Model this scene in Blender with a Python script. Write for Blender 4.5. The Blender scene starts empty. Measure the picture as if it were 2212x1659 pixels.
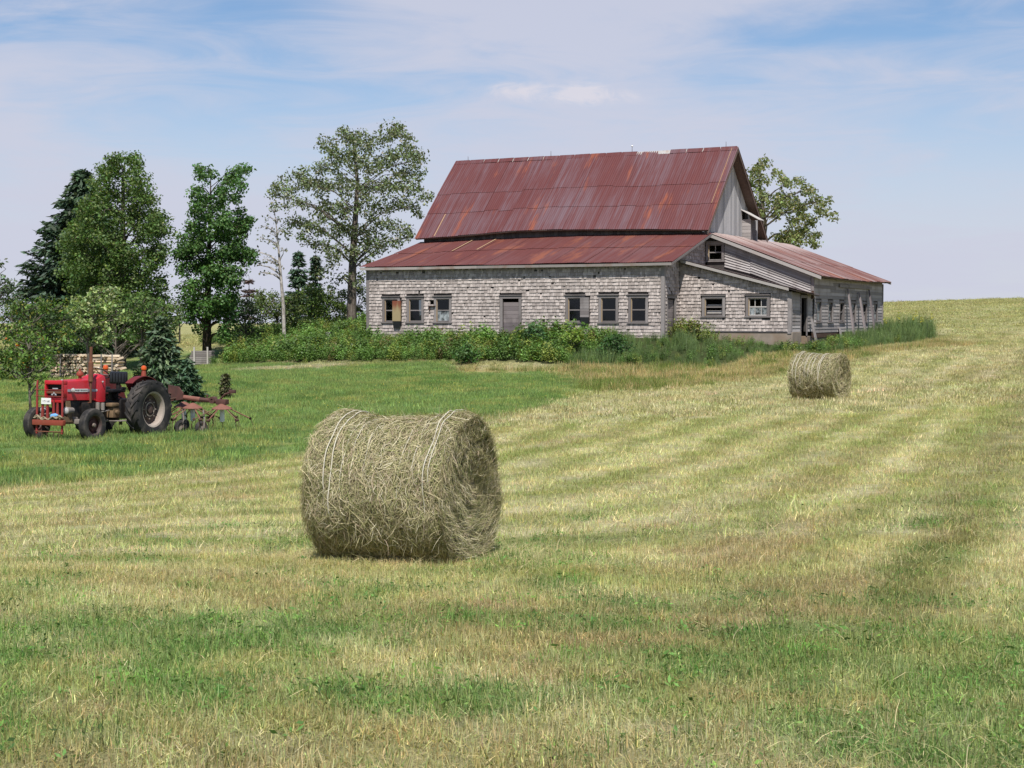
import bpy, bmesh, math, random
import numpy as np
from mathutils import Vector, Matrix, Euler

R = random.Random(7)
rng = np.random.default_rng(11)
S = bpy.context.scene
COL = S.collection

# ------------------------------------------------------------------ camera
F = 3280.0; CX = 1106.0; CY = 829.5; HZ = 688.0        # focal length, centre and horizon in a 2212 x 1659 picture
PIT = math.atan((CY - HZ) / F)
cp, sp = math.cos(PIT), math.sin(PIT)
CAM = np.array([0.0, 0.0, 1.6])
cd = bpy.data.cameras.new('camera')
cam = bpy.data.objects.new('camera', cd); COL.objects.link(cam)
cam.location = CAM
cam.rotation_euler = (math.pi / 2 - PIT, 0, 0)
cd.sensor_width = 36.0
cd.lens = F / 2212 * 36.0
cd.clip_start = 0.1
cd.clip_end = 5000
S.camera = cam

# ------------------------------------------------------------------ sky, sun, exposure
SUN_EL = math.radians(57); SUN_AZ = math.radians(178)     # the sun stands behind the camera
w = bpy.data.worlds.new('World'); S.world = w; w.use_nodes = True
nt = w.node_tree; nt.nodes.clear()
def wn(t, **k):
    n = nt.nodes.new(t)
    for a, v in k.items(): setattr(n, a, v)
    return n
def wl(a, b): nt.links.new(a, b)
def wmath(op, a, b=None, clamp=False):
    n = wn('ShaderNodeMath', operation=op, use_clamp=clamp)
    for i, x in enumerate((a, b)):
        if x is None: continue
        if hasattr(x, 'node'): wl(x, n.inputs[i])
        else: n.inputs[i].default_value = x
    return n.outputs[0]
sky = wn('ShaderNodeTexSky', sky_type='NISHITA')
sky.sun_disc = False
sky.sun_elevation = SUN_EL
sky.sun_rotation = SUN_AZ
sky.air_density = 1.0; sky.dust_density = 0.15; sky.ozone_density = 2.2
tc = wn('ShaderNodeTexCoord')
sx = wn('ShaderNodeSeparateXYZ'); wl(tc.outputs['Generated'], sx.inputs[0])
zz = wmath('MAXIMUM', sx.outputs[2], 0.0)
yy = wmath('ADD', zz, 0.10)
px = wmath('DIVIDE', sx.outputs[0], yy); py = wmath('DIVIDE', sx.outputs[1], yy)
cv = wn('ShaderNodeCombineXYZ'); wl(px, cv.inputs[0]); wl(py, cv.inputs[1])
def wnoise(vec, scale, detail, rough, off, sc=(1, 1, 1), dist=0.0):
    m = wn('ShaderNodeMapping'); m.inputs['Location'].default_value = off; m.inputs['Scale'].default_value = sc
    wl(vec, m.inputs[0])
    n = wn('ShaderNodeTexNoise'); n.inputs['Scale'].default_value = scale; n.inputs['Detail'].default_value = detail
    n.inputs['Roughness'].default_value = rough; n.inputs['Distortion'].default_value = dist
    wl(m.outputs[0], n.inputs['Vector']); return n.outputs[0]
def wramp(x, a, b):
    n = wn('ShaderNodeMapRange', interpolation_type='SMOOTHSTEP')
    wl(x, n.inputs[0]); n.inputs[1].default_value = a; n.inputs[2].default_value = b
    return n.outputs[0]
n1 = wnoise(cv.outputs[0], 0.62, 4, 0.55, (7.3, 2.1, 0), (1, .8, 1), 0.5)
n2 = wnoise(cv.outputs[0], 2.6, 6, 0.62, (2.2, 1.1, 0), (.8, 1.0, 1), 0.9)
veil = wramp(wmath('ADD', wmath('MULTIPLY', n1, 0.68), wmath('MULTIPLY', n2, 0.32)), 0.36, 0.59)
high = wramp(zz, 0.55, 0.22)                                # the veil thins out overhead
hazeg = wramp(zz, 0.19, 0.03)                              # whitish air towards the horizon
m1 = wmath('MULTIPLY', hazeg, 0.86)
inv = wmath('SUBTRACT', 1.0, m1)
mask = wmath('ADD', m1, wmath('MULTIPLY', inv, wmath('MULTIPLY', veil, wmath('ADD', 0.14, wmath('MULTIPLY', high, 0.74)))), True)
# a small fair-weather cloud above the barn
az = wmath('ARCTAN2', sx.outputs[0], sx.outputs[1])
def puff(ca, ce, ra, re, k):
    da = wmath('DIVIDE', wmath('SUBTRACT', az, ca), ra); de = wmath('DIVIDE', wmath('SUBTRACT', sx.outputs[2], ce), re)
    d2 = wmath('ADD', wmath('MULTIPLY', da, da), wmath('MULTIPLY', de, de))
    return wmath('MULTIPLY', wmath('POWER', 2.718, wmath('MULTIPLY', d2, -1.0)), k)
dv = wn('ShaderNodeCombineXYZ'); wl(az, dv.inputs[0]); wl(sx.outputs[2], dv.inputs[1])
n3 = wnoise(dv.outputs[0], 60, 6, 0.66, (0, 0, 0), (.6, 1.5, 1), 0.9)
pf = wmath('ADD', wmath('ADD', puff(0.003, .1475, .020, .0055, 1.0), puff(.045, .1475, .019, .0065, 1.0)), puff(.050, .1425, .036, .0055, 1.0))
cum = wramp(wmath('MULTIPLY', pf, wmath('SUBTRACT', wmath('MULTIPLY', n3, 2.6), 0.62)), 0.10, 0.95)
tint = wn('ShaderNodeMix', data_type='RGBA', blend_type='MULTIPLY'); tint.inputs[0].default_value = 1; wl(sky.outputs[0], tint.inputs[6]); tint.inputs[7].default_value = (.86, .95, 1.07, 1)
mx = wn('ShaderNodeMix', data_type='RGBA')
wl(mask, mx.inputs[0]); wl(tint.outputs[2], mx.inputs[6]); mx.inputs[7].default_value = (5.75, 5.92, 7.05, 1)
mx2 = wn('ShaderNodeMix', data_type='RGBA')
wl(wmath('MULTIPLY', cum, 0.78), mx2.inputs[0]); wl(mx.outputs[2], mx2.inputs[6]); mx2.inputs[7].default_value = (7.0, 6.75, 7.4, 1)
bg = wn('ShaderNodeBackground'); bg.inputs[1].default_value = 0.092
wl(mx2.outputs[2], bg.inputs[0])
wo = wn('ShaderNodeOutputWorld'); wl(bg.outputs[0], wo.inputs[0])

sd = bpy.data.lights.new('sun', 'SUN'); sd.energy = 5.0; sd.angle = math.radians(0.53); sd.color = (1, .955, .89)
sun = bpy.data.objects.new('sun', sd); COL.objects.link(sun)
sv = Vector((math.sin(SUN_AZ) * math.cos(SUN_EL), math.cos(SUN_AZ) * math.cos(SUN_EL), math.sin(SUN_EL)))
sun.rotation_euler = sv.to_track_quat('Z', 'Y').to_euler()
sun.location = (0, -30, 60)
S.view_settings.view_transform = 'Standard'; S.view_settings.look = 'None'
S.view_settings.gamma = 1.0; S.view_settings.exposure = 0.20
S.view_settings.use_curve_mapping = False
S.render.engine = 'CYCLES'
S.cycles.max_bounces = 6; S.cycles.diffuse_bounces = 3; S.cycles.glossy_bounces = 2
S.cycles.transmission_bounces = 3; S.cycles.transparent_max_bounces = 6
S.cycles.caustics_reflective = False; S.cycles.caustics_refractive = False

# ------------------------------------------------------------------ measuring helpers
def ray(x, y):
    cx = (x - CX) / F; cy = -(y - CY) / F
    return np.array([cx, cp + cy * sp, -sp + cy * cp])
def at(x, y, Y):
    r = ray(x, y); return CAM + r * (Y / r[1])
def mpp(Y): return Y / F                                    # metres per picture unit at depth Y

# ------------------------------------------------------------------ terrain: a thin plate through surveyed points
SURVEY = [(0,1659,5.3),(1106,1659,5.3),(2212,1659,5.3),(880,1212,12.2),(1900,1300,9.3),(325,944,33.3),(199,947,31.3),(0,1055,22.3),
(680,985,26),(1050,910,32),(1290,850,41),(1770,865,39),(2212,1000,19.9),(2212,850,34),(2212,760,55),(2212,700,90),
(2212,646,150),(1950,656,170),(1960,740,72),(1433,730,64),(790,734,70),(1300,795,57),(900,805,57),(700,800,60),
(1750,752,63),(200,815,52),(450,782,72),(450,745,110),(450,722,170),(0,840,48),(620,748,76),(700,718,82),(450,706,300),(1100,700,120)]
_p = np.array([at(*c) for c in SURVEY] + [np.array(e, float) for e in [(0,-30,0.05),(-30,-20,0),(30,-20,.05),(-60,30,-.9),
    (60,20,.3),(-120,100,-.4),(-150,250,0),(140,100,2.5),(120,250,3.2),(60,300,3.0),(0,300,.5),(-25,-5,0),(25,-5,.1)]])
def _tps(P, lam=.001):
    n = len(P); X = P[:, :2] / 50
    d = np.linalg.norm(X[:, None] - X[None], axis=2)
    K = np.where(d > 0, d * d * np.log(d + 1e-12), 0) + lam * np.eye(n)
    Q = np.c_[np.ones(n), X]; A = np.zeros((n + 3, n + 3)); A[:n, :n] = K; A[:n, n:] = Q; A[n:, :n] = Q.T
    return X, np.linalg.solve(A, np.r_[P[:, 2], 0, 0, 0])
TX, TW = _tps(_p)
def H(x, y):
    x = np.asarray(x, float); y = np.asarray(y, float); sh = x.shape
    q = np.c_[x.ravel(), y.ravel()] / 50
    q[:, 0] = np.clip(q[:, 0], -6, 6); q[:, 1] = np.clip(q[:, 1], -1, 7)
    out = TW[-3] + q @ TW[-2:]
    for i in range(len(TX)):
        d2 = ((q - TX[i]) ** 2).sum(1); out = out + TW[i] * .5 * d2 * np.log(d2 + 1e-12)
    return out.reshape(sh)
def h1(x, y): return float(H(np.array([x]), np.array([y]))[0])
_t = np.concatenate([np.linspace(3, 100, 1500), np.linspace(100, 450, 700)])
def ground(x, y):
    r = ray(x, y); p = CAM + r[None] * _t[:, None] / r[1]
    dz = p[:, 2] - H(p[:, 0], p[:, 1]); k = int(np.argmax(dz < 0))
    f = dz[k - 1] / (dz[k - 1] - dz[k]); return p[k - 1] + (p[k] - p[k - 1]) * f

# value noise on the ground plane (numpy)
def _hash(i, j, s):
    n = (i * 374761393 + j * 668265263 + s * 1442695041) & 0xffffffff
    n = ((n ^ (n >> 13)) * 1274126177) & 0xffffffff
    return ((n ^ (n >> 16)) & 0xffff) / 65535.0
def vnoise(x, y, s=0):
    x = np.asarray(x, float); y = np.asarray(y, float)
    i = np.floor(x).astype(np.int64); j = np.floor(y).astype(np.int64); fx = x - i; fy = y - j
    fx = fx * fx * (3 - 2 * fx); fy = fy * fy * (3 - 2 * fy)
    a = _hash(i, j, s); b = _hash(i + 1, j, s); c = _hash(i, j + 1, s); d = _hash(i + 1, j + 1, s)
    return (a + (b - a) * fx) * (1 - fy) + (c + (d - c) * fx) * fy
def fbm(x, y, s=0, o=4):
    r = 0; a = .5; t = 0
    for k in range(o):
        r = r + a * vnoise(x * 2 ** k, y * 2 ** k, s + k); t += a; a *= .55
    return r / t
def sstep(x, a, b):
    t = np.clip((np.asarray(x, float) - a) / (b - a), 0, 1); return t * t * (3 - 2 * t)
def poly_sd(px, py, poly):
    """signed distance to a polygon, positive inside"""
    px = np.asarray(px, float); py = np.asarray(py, float)
    d = np.full(px.shape, 1e18); ins = np.zeros(px.shape, bool); n = len(poly)
    for k in range(n):
        x0, y0 = poly[k]; x1, y1 = poly[(k + 1) % n]
        ex, ey = x1 - x0, y1 - y0
        t = np.clip(((px - x0) * ex + (py - y0) * ey) / (ex * ex + ey * ey + 1e-12), 0, 1)
        d = np.minimum(d, (px - x0 - t * ex) ** 2 + (py - y0 - t * ey) ** 2)
        c = ((y0 > py) != (y1 > py)) & (px < ex * (py - y0) / (ey + 1e-12) + x0)
        ins ^= c
    d = np.sqrt(d); return np.where(ins, d, -d)
def line_d(px, py, pts):
    px = np.asarray(px, float); py = np.asarray(py, float); d = np.full(px.shape, 1e18)
    for (x0, y0), (x1, y1) in zip(pts[:-1], pts[1:]):
        ex, ey = x1 - x0, y1 - y0
        t = np.clip(((px - x0) * ex + (py - y0) * ey) / (ex * ex + ey * ey), 0, 1)
        d = np.minimum(d, (px - x0 - t * ex) ** 2 + (py - y0 - t * ey) ** 2)
    return np.sqrt(d)

# ------------------------------------------------------------------ the barn's frame (u along the front, v into depth)
BA = math.radians(26.5)
BU = np.array([math.cos(BA), -math.sin(BA), 0]); BV = np.array([math.sin(BA), math.cos(BA), 0])
BO = at(1433, 726, 64)
def bw(u, v, z): return BO + u * BU + v * BV + np.array([0, 0, z])
def barn_uv(x, y):
    dx = x - BO[0]; dy = y - BO[1]
    return dx * BU[0] + dy * BU[1], dx * BV[0] + dy * BV[1]

# zones of the ground
LAWN = [tuple(ground(*q)[:2]) for q in [(0,1056),(170,1040),(340,1021),(520,1002),(680,985),(860,955),(1050,909),(1180,879),(1258,850),(1250,822),(1190,803),(1000,806)]]
LAWN = [(-40, 15.5), (-16, 19.5)] + LAWN + [(-2, 61), (-8, 62), (-11, 66), (-13, 78), (-24, 84), (-60, 80), (-90, 40)]
DARKTRACK = [(1.9, 8.6), (2.9, 10.8), (4.83, 16.2), (8.87, 26.4), (13, 36), (19, 55)]
def row_r(x, y):
    """distance across the mown rows: arcs round the lawn at one side, straight swathes at the other"""
    dx = x + 14; dy = y - 34; lin = dx * .925 - dy * .38
    arc = np.where((np.arctan2(dy, dx) > -.39) & (dx > -2), lin, np.hypot(dx, dy))
    k = sstep(x, -4.5, 2.5)
    return arc * (1 - k) + lin * k, dy + dx * .35
def zones(x, y):
    """weights: lawn, rough dry grass, undergrowth; the mown field is the rest"""
    wob = (fbm(x * .9, y * .9, 31, 3) - .5) * 1.1
    lawn = sstep(poly_sd(x, y, LAWN) + wob * .8, -.25, .35)
    u, v = barn_uv(x, y)
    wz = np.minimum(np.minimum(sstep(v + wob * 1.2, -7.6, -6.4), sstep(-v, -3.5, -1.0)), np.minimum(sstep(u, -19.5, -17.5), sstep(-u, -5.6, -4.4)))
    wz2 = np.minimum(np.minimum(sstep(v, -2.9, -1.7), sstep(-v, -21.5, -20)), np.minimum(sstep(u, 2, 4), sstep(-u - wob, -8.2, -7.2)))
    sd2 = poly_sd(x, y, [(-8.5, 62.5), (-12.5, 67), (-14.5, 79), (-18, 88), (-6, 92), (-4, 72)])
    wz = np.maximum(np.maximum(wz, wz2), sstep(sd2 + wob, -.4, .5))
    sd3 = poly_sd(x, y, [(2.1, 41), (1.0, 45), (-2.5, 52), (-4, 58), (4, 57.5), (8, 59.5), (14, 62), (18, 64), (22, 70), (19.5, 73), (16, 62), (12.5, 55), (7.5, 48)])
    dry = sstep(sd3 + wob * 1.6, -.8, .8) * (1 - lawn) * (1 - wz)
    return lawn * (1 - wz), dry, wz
C = lambda *a: np.array(a, float)
STRAW = C(.445, .41, .215); PALE = C(.55, .50, .32); YGRN = C(.30, .315, .12); GRN = C(.155, .245, .08); BRN = C(.28, .205, .125); LAWNC = C(.18, .258, .09)
def mixc(a, b, t): return a * (1 - t[..., None]) + b * t[..., None]
def field_col(x, y):
    r, t = row_r(x, y)
    n = fbm(r * .95, t * .07, 5, 4); n2 = fbm(x * .55, y * .55, 9, 4); n3 = fbm(x * 2.3, y * 2.3, 17, 3); nr = fbm(r * 3.6, t * .14, 25, 4)
    near = 1 - sstep(y, 9, 22)
    g = sstep(n * .55 + n2 * .45, .42, .62)
    c = mixc(np.broadcast_to(STRAW, r.shape + (3,)), YGRN, .18 + .55 * g)
    c = mixc(c, PALE, .75 * sstep(nr * .65 + n3 * .35, .48, .66))
    band = .5 + .5 * np.sin(r * 4.9 + 5 * (n2 - .5) + 3.5 * (vnoise(r * .35, t * .02, 3) - .5)); c = mixc(c, C(.225, .25, .085), .62 * sstep(band * .65 + nr * .5, .66, .98) * sstep(y, 7.5, 12)); c = mixc(c, PALE, .55 * sstep(1 - band * .8 - nr * .3, .45, .8) * sstep(y, 8, 13))
    c = mixc(c, BRN, (.30 + .25 * near) * sstep(1 - nr * .6 - n2 * .4, .52, .66))
    c = mixc(c, C(.27, .275, .105), .5 * sstep(y, 55, 95))
    # green regrowth in front of the bales
    n4 = fbm(x * 4.6, y * 3.2, 57, 3)
    d = np.minimum(line_d(x + (n2 - .5) * .7, y, DARKTRACK), .06 * y * .5 + line_d(x + (n2 - .5) * .7, y, [(a_ + 1.9 + .04 * b_, b_) for a_, b_ in DARKTRACK]))
    tr = (1 - sstep(d, .08, .24 + .012 * y)) * (.45 + .6 * n3) * sstep(y, 7.5, 10)
    c = mixc(c, C(.16, .16, .06), .8 * tr * sstep(n4 * .5 + n3 * .5, .25, .5))
    gb = sstep(y + (n2 - .5) * 3.6, 5.0, 6.2) * (1 - sstep(y + (n2 - .5) * 4.2 + x * .12, 8.0, 10.2))
    gm = gb * sstep(n2 * .34 + n3 * .33 + n4 * .33, .36, .60)
    gm = np.maximum(gm, .5 * sstep(n2 * .45 + n3 * .3 + n4 * .25, .5, .66) * near)
    gm = np.maximum(gm, .30 * (1 - sstep(y, 8, 12)) * sstep(n3, .3, .7))
    c = mixc(c, GRN, .8 * gm)
    c = mixc(c, BRN, .35 * near * (1 - gm) * sstep(y, 7.2, 5.4))
    return c, gm
def ground_col(x, y):
    c, gm = field_col(x, y); lw, dr, wd = zones(x, y)
    n = fbm(x * .35, y * .35, 41, 4); n2 = fbm(x * 1.4, y * 1.4, 43, 3)
    lc = mixc(np.broadcast_to(LAWNC, c.shape), C(.105, .195, .055), sstep(n, .42, .66))
    lc = mixc(lc, C(.29, .31, .12), .85 * sstep(n * .4 + n2 * .6, .49, .66))
    dc = mixc(np.broadcast_to(C(.40, .33, .16), c.shape), C(.20, .235, .07), sstep(n2, .42, .62))
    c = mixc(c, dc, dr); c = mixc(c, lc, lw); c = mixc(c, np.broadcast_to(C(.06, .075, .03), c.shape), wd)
    # distant field beyond the garden, and a worn bare patch on the track
    p = ground(745 / 1.3816 + 20, 798)
    bare = (1 - sstep(np.hypot((x + 8.9) / 3.2, (y - 61.5) / .8), .6, 1.0)) * .8
    c = mixc(c, C(.45, .40, .30), bare)
    return c, lw, dr, wd, gm

# ------------------------------------------------------------------ objects: names, labels, parents
def link(o, parent=None):
    COL.objects.link(o)
    if parent is not None: o.parent = parent
    return o
def tag(o, label=None, cat=None, group=None, kind=None):
    if label: o['label'] = label
    if cat: o['category'] = cat
    if group: o['group'] = group
    if kind: o['kind'] = kind
    return o
def thing(name, label, cat, loc=(0, 0, 0), rz=0, group=None):
    o = bpy.data.objects.new(name, None); o.empty_display_size = .3
    o.location = loc; o.rotation_euler = (0, 0, rz)
    return tag(link(o), label, cat, group)
class MB:
    """collects shapes into one mesh"""
    def __init__(s): s.v = []; s.f = []; s.a = []; s.mi = []
    def add(s, vs, fs, a=0.0, mi=0):
        b = len(s.v); s.v += [tuple(map(float, p)) for p in vs]; s.f += [tuple(b + i for i in f) for f in fs]
        s.a += [a] * len(vs); s.mi += [mi] * len(fs); return s
    def box(s, lo, hi, a=0.0, mi=0, M=None):
        x0, y0, z0 = lo; x1, y1, z1 = hi
        vs = [(x0,y0,z0),(x1,y0,z0),(x1,y1,z0),(x0,y1,z0),(x0,y0,z1),(x1,y0,z1),(x1,y1,z1),(x0,y1,z1)]
        if M is not None: vs = [tuple(M @ Vector(p)) for p in vs]
        return s.add(vs, [(0,3,2,1),(4,5,6,7),(0,1,5,4),(1,2,6,5),(2,3,7,6),(3,0,4,7)], a, mi)
    def cbox(s, lo, hi, c=.01, a=0.0, mi=0, M=None):
        """box with chamfered edges"""
        ctr = [(p + q) / 2 for p, q in zip(lo, hi)]; h = [(q - p) / 2 for p, q in zip(lo, hi)]
        c = min(c, min(h) * .9); bm = bmesh.new(); bmesh.ops.create_cube(bm, size=2)
        for v in bm.verts: v.co = Vector([v.co[i] * h[i] for i in range(3)])
        bmesh.ops.bevel(bm, geom=bm.edges[:], offset=c, segments=2, profile=.6, affect='EDGES')
        vs = [Vector(v.co) + Vector(ctr) for v in bm.verts]; bm.verts.index_update()
        fs = [[v.index for v in f.verts] for f in bm.faces]; bm.free()
        if M is not None: vs = [M @ p for p in vs]
        return s.add(vs, fs, a, mi)
    def tube(s, pts, rad, n=8, cap=True, a=0.0, mi=0):
        pts = [Vector(p) for p in pts]; m = len(pts)
        if not hasattr(rad, '__len__'): rad = [rad] * m
        vs = []; prev = None
        for i, p in enumerate(pts):
            d = (pts[min(i + 1, m - 1)] - pts[max(i - 1, 0)]).normalized()
            if prev is None:
                x = d.cross(Vector((0, 0, 1)))
                if x.length < .1: x = d.cross(Vector((1, 0, 0)))
            else: x = prev - d * prev.dot(d)
            x.normalize(); prev = x; y = d.cross(x)
            for k in range(n):
                t = 2 * math.pi * k / n; vs.append(p + (x * math.cos(t) + y * math.sin(t)) * rad[i])
        fs = [(i * n + k, i * n + (k + 1) % n, (i + 1) * n + (k + 1) % n, (i + 1) * n + k) for i in range(m - 1) for k in range(n)]
        if cap: fs += [tuple(range(n - 1, -1, -1)), tuple(range((m - 1) * n, m * n))]
        return s.add(vs, fs, a, mi)
    def lathe(s, prof, o, axis, n=24, a=0.0, mi=0, closed=False):
        """revolve (distance along axis, radius) about an axis through o"""
        d = Vector(axis).normalized(); x = d.cross(Vector((0, 0, 1)))
        if x.length < .1: x = d.cross(Vector((1, 0, 0)))
        x.normalize(); y = d.cross(x); o = Vector(o); vs = []; m = len(prof)
        for h, r in prof:
            for k in range(n):
                t = 2 * math.pi * k / n; vs.append(o + d * h + (x * math.cos(t) + y * math.sin(t)) * r)
        rows = m if closed else m - 1
        fs = [(i * n + k, i * n + (k + 1) % n, ((i + 1) % m) * n + (k + 1) % n, ((i + 1) % m) * n + k) for i in range(rows) for k in range(n)]
        return s.add(vs, fs, a, mi)
    def prism(s, poly, d0, d1, f, a=0.0, mi=0):
        """extrude a 2D polygon between depths d0 and d1; f maps (p, q, d) to a point"""
        n = len(poly); vs = [f(p, q, d0) for p, q in poly] + [f(p, q, d1) for p, q in poly]
        fs = [tuple(range(n - 1, -1, -1)), tuple(range(n, 2 * n))] + [(k, (k + 1) % n, n + (k + 1) % n, n + k) for k in range(n)]
        return s.add(vs, fs, a, mi)
    def mesh(s, name, mats, smooth=0):
        me = bpy.data.meshes.new(name); me.from_pydata(s.v, [], s.f)
        for m in (mats if isinstance(mats, (list, tuple)) else [mats]): me.materials.append(m)
        if any(s.mi): me.polygons.foreach_set('material_index', s.mi)
        if any(s.a): at_ = me.attributes.new('v', 'FLOAT', 'POINT'); at_.data.foreach_set('value', s.a)
        bm = bmesh.new(); bm.from_mesh(me); bmesh.ops.recalc_face_normals(bm, faces=bm.faces[:]); bm.to_mesh(me); bm.free()
        if smooth:
            me.polygons.foreach_set('use_smooth', [True] * len(me.polygons)); me.set_sharp_from_angle(angle=math.radians(smooth))
        me.update(); return me
    def build(s, name, mats, parent=None, smooth=0, loc=None):
        o = bpy.data.objects.new(name, s.mesh(name, mats, smooth))
        if loc is not None: o.location = loc
        return link(o, parent)
def arr_mesh(name, verts, faces, m, col=None, smooth=False):
    """fast mesh from numpy arrays; faces (M,k); col (N,3) goes to the point colour 'col'"""
    me = bpy.data.meshes.new(name); n = len(verts); k = faces.shape[1]; q = len(faces)
    me.vertices.add(n); me.vertices.foreach_set('co', np.ascontiguousarray(verts, np.float32).ravel())
    me.loops.add(q * k); me.loops.foreach_set('vertex_index', np.ascontiguousarray(faces, np.int32).ravel())
    me.polygons.add(q); me.polygons.foreach_set('loop_start', np.arange(0, q * k, k, dtype=np.int32))
    if smooth: me.polygons.foreach_set('use_smooth', np.ones(q, bool))
    if col is not None:
        ca = me.attributes.new('col', 'FLOAT_COLOR', 'POINT')
        ca.data.foreach_set('color', np.c_[col, np.ones(n)].astype(np.float32).ravel())
    me.materials.append(m); me.update(calc_edges=True); me.validate(); return me
def add_mesh(name, me, parent=None):
    return link(bpy.data.objects.new(name, me), parent)

# ------------------------------------------------------------------ materials
class NT:
    def __init__(s, name):
        s.m = bpy.data.materials.new(name); s.m.use_nodes = True; s.t = s.m.node_tree; s.t.nodes.clear()
        s.out = s.n('ShaderNodeOutputMaterial')
    def n(s, t, **k):
        n = s.t.nodes.new(t)
        for a, v in k.items(): setattr(n, a, v)
        return n
    def l(s, a, b): s.t.links.new(a, b)
    def put(s, inp, x):
        if hasattr(x, 'node'): s.l(x, inp)
        elif isinstance(x, (tuple, list)) and len(x) == 3 and inp.type == 'RGBA': inp.default_value = (*x, 1)
        else: inp.default_value = x
    def math(s, op, a, b=None, c=None, clamp=False):
        n = s.n('ShaderNodeMath', operation=op, use_clamp=clamp)
        for i, x in enumerate((a, b, c)):
            if x is not None: s.put(n.inputs[i], x)
        return n.outputs[0]
    def mix(s, f, a, b, mode='MIX'):
        n = s.n('ShaderNodeMix', data_type='RGBA', blend_type=mode)
        s.put(n.inputs[0], f); s.put(n.inputs[6], a); s.put(n.inputs[7], b); return n.outputs[2]
    def coord(s, kind='Object', scale=(1, 1, 1), loc=(0, 0, 0)):
        c = s.n('ShaderNodeTexCoord'); m = s.n('ShaderNodeMapping'); s.l(c.outputs[kind], m.inputs[0])
        m.inputs['Scale'].default_value = scale; m.inputs['Location'].default_value = loc; return m.outputs[0]
    def noise(s, vec, scale=1, detail=4, rough=.55, dist=0):
        n = s.n('ShaderNodeTexNoise'); s.l(vec, n.inputs['Vector']); n.inputs['Scale'].default_value = scale
        n.inputs['Detail'].default_value = detail; n.inputs['Roughness'].default_value = rough; n.inputs['Distortion'].default_value = dist
        return n.outputs[0]
    def ramp(s, x, a, b):
        n = s.n('ShaderNodeMapRange', interpolation_type='SMOOTHSTEP'); s.l(x, n.inputs[0])
        n.inputs[1].default_value = a; n.inputs[2].default_value = b; return n.outputs[0]
    def attr(s, name, inst=False, fac=False):
        n = s.n('ShaderNodeAttribute', attribute_name=name, attribute_type='INSTANCER' if inst else 'GEOMETRY')
        return n.outputs['Fac' if fac else 'Color']
    def bump(s, h, strength=.4, dist=.02):
        n = s.n('ShaderNodeBump'); s.l(h, n.inputs['Height']); n.inputs['Strength'].default_value = strength; n.inputs['Distance'].default_value = dist
        return n.outputs[0]
    def bsdf(s, col, rough=.8, metal=0, spec=.3, nrm=None):
        b = s.n('ShaderNodeBsdfPrincipled'); s.put(b.inputs['Base Color'], col); s.put(b.inputs['Roughness'], rough)
        b.inputs['Metallic'].default_value = metal; b.inputs['Specular IOR Level'].default_value = spec
        if nrm is not None: s.l(nrm, b.inputs['Normal'])
        return b.outputs[0]
    def done(s, sh): s.l(sh, s.out.inputs[0]); return s.m
def plain(name, col, rough=.6, metal=0, spec=.4, var=.25, scale=14, dirt=None, dirt_amt=.5):
    t = NT(name); v = t.coord(); n = t.noise(v, scale, 5, .6)
    c = t.mix(t.math('MULTIPLY', n, var * 2), col, tuple(x * .45 for x in col))
    if dirt: c = t.mix(t.math('MULTIPLY', t.ramp(t.noise(v, scale * .35, 6, .65), .45, .65), dirt_amt), c, dirt)
    return t.done(t.bsdf(c, t.math('ADD', t.math('MULTIPLY', n, .25), rough - .12), metal, spec, t.bump(n, .15, .004)))
def wood(name, c0, c1, stain, stretch=(14, 14, 1.2), spread=1.0, stain_amt=.6):
    """weathered wood: each piece its own tone, grain along its length"""
    t = NT(name); oi = t.n('ShaderNodeObjectInfo')
    rnd = t.math('FRACT', t.math('ADD', oi.outputs['Random'], t.attr('v', fac=True)))
    v = t.coord(scale=stretch); cmb = t.n('ShaderNodeVectorMath', operation='ADD'); t.l(v, cmb.inputs[0])
    cx_ = t.n('ShaderNodeCombineXYZ'); t.l(t.math('MULTIPLY', rnd, 37.0), cx_.inputs[0]); t.l(t.math('MULTIPLY', rnd, 91.0), cx_.inputs[2]); t.l(cx_.outputs[0], cmb.inputs[1])
    g = t.noise(cmb.outputs[0], 3.0, 5, .65); f = t.math('ADD', t.math('MULTIPLY', rnd, .62 * spread), t.math('MULTIPLY', g, .55))
    c = t.mix(t.ramp(f, .12, .98), c0, c1)
    wv = t.coord(scale=(1, 1, .55)); st = t.ramp(t.noise(wv, 1.4, 5, .6), .50, .70)
    c = t.mix(t.math('MULTIPLY', st, stain_amt), c, stain)
    return t.done(t.bsdf(c, .88, 0, .15, t.bump(g, .5, .006)))
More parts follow.
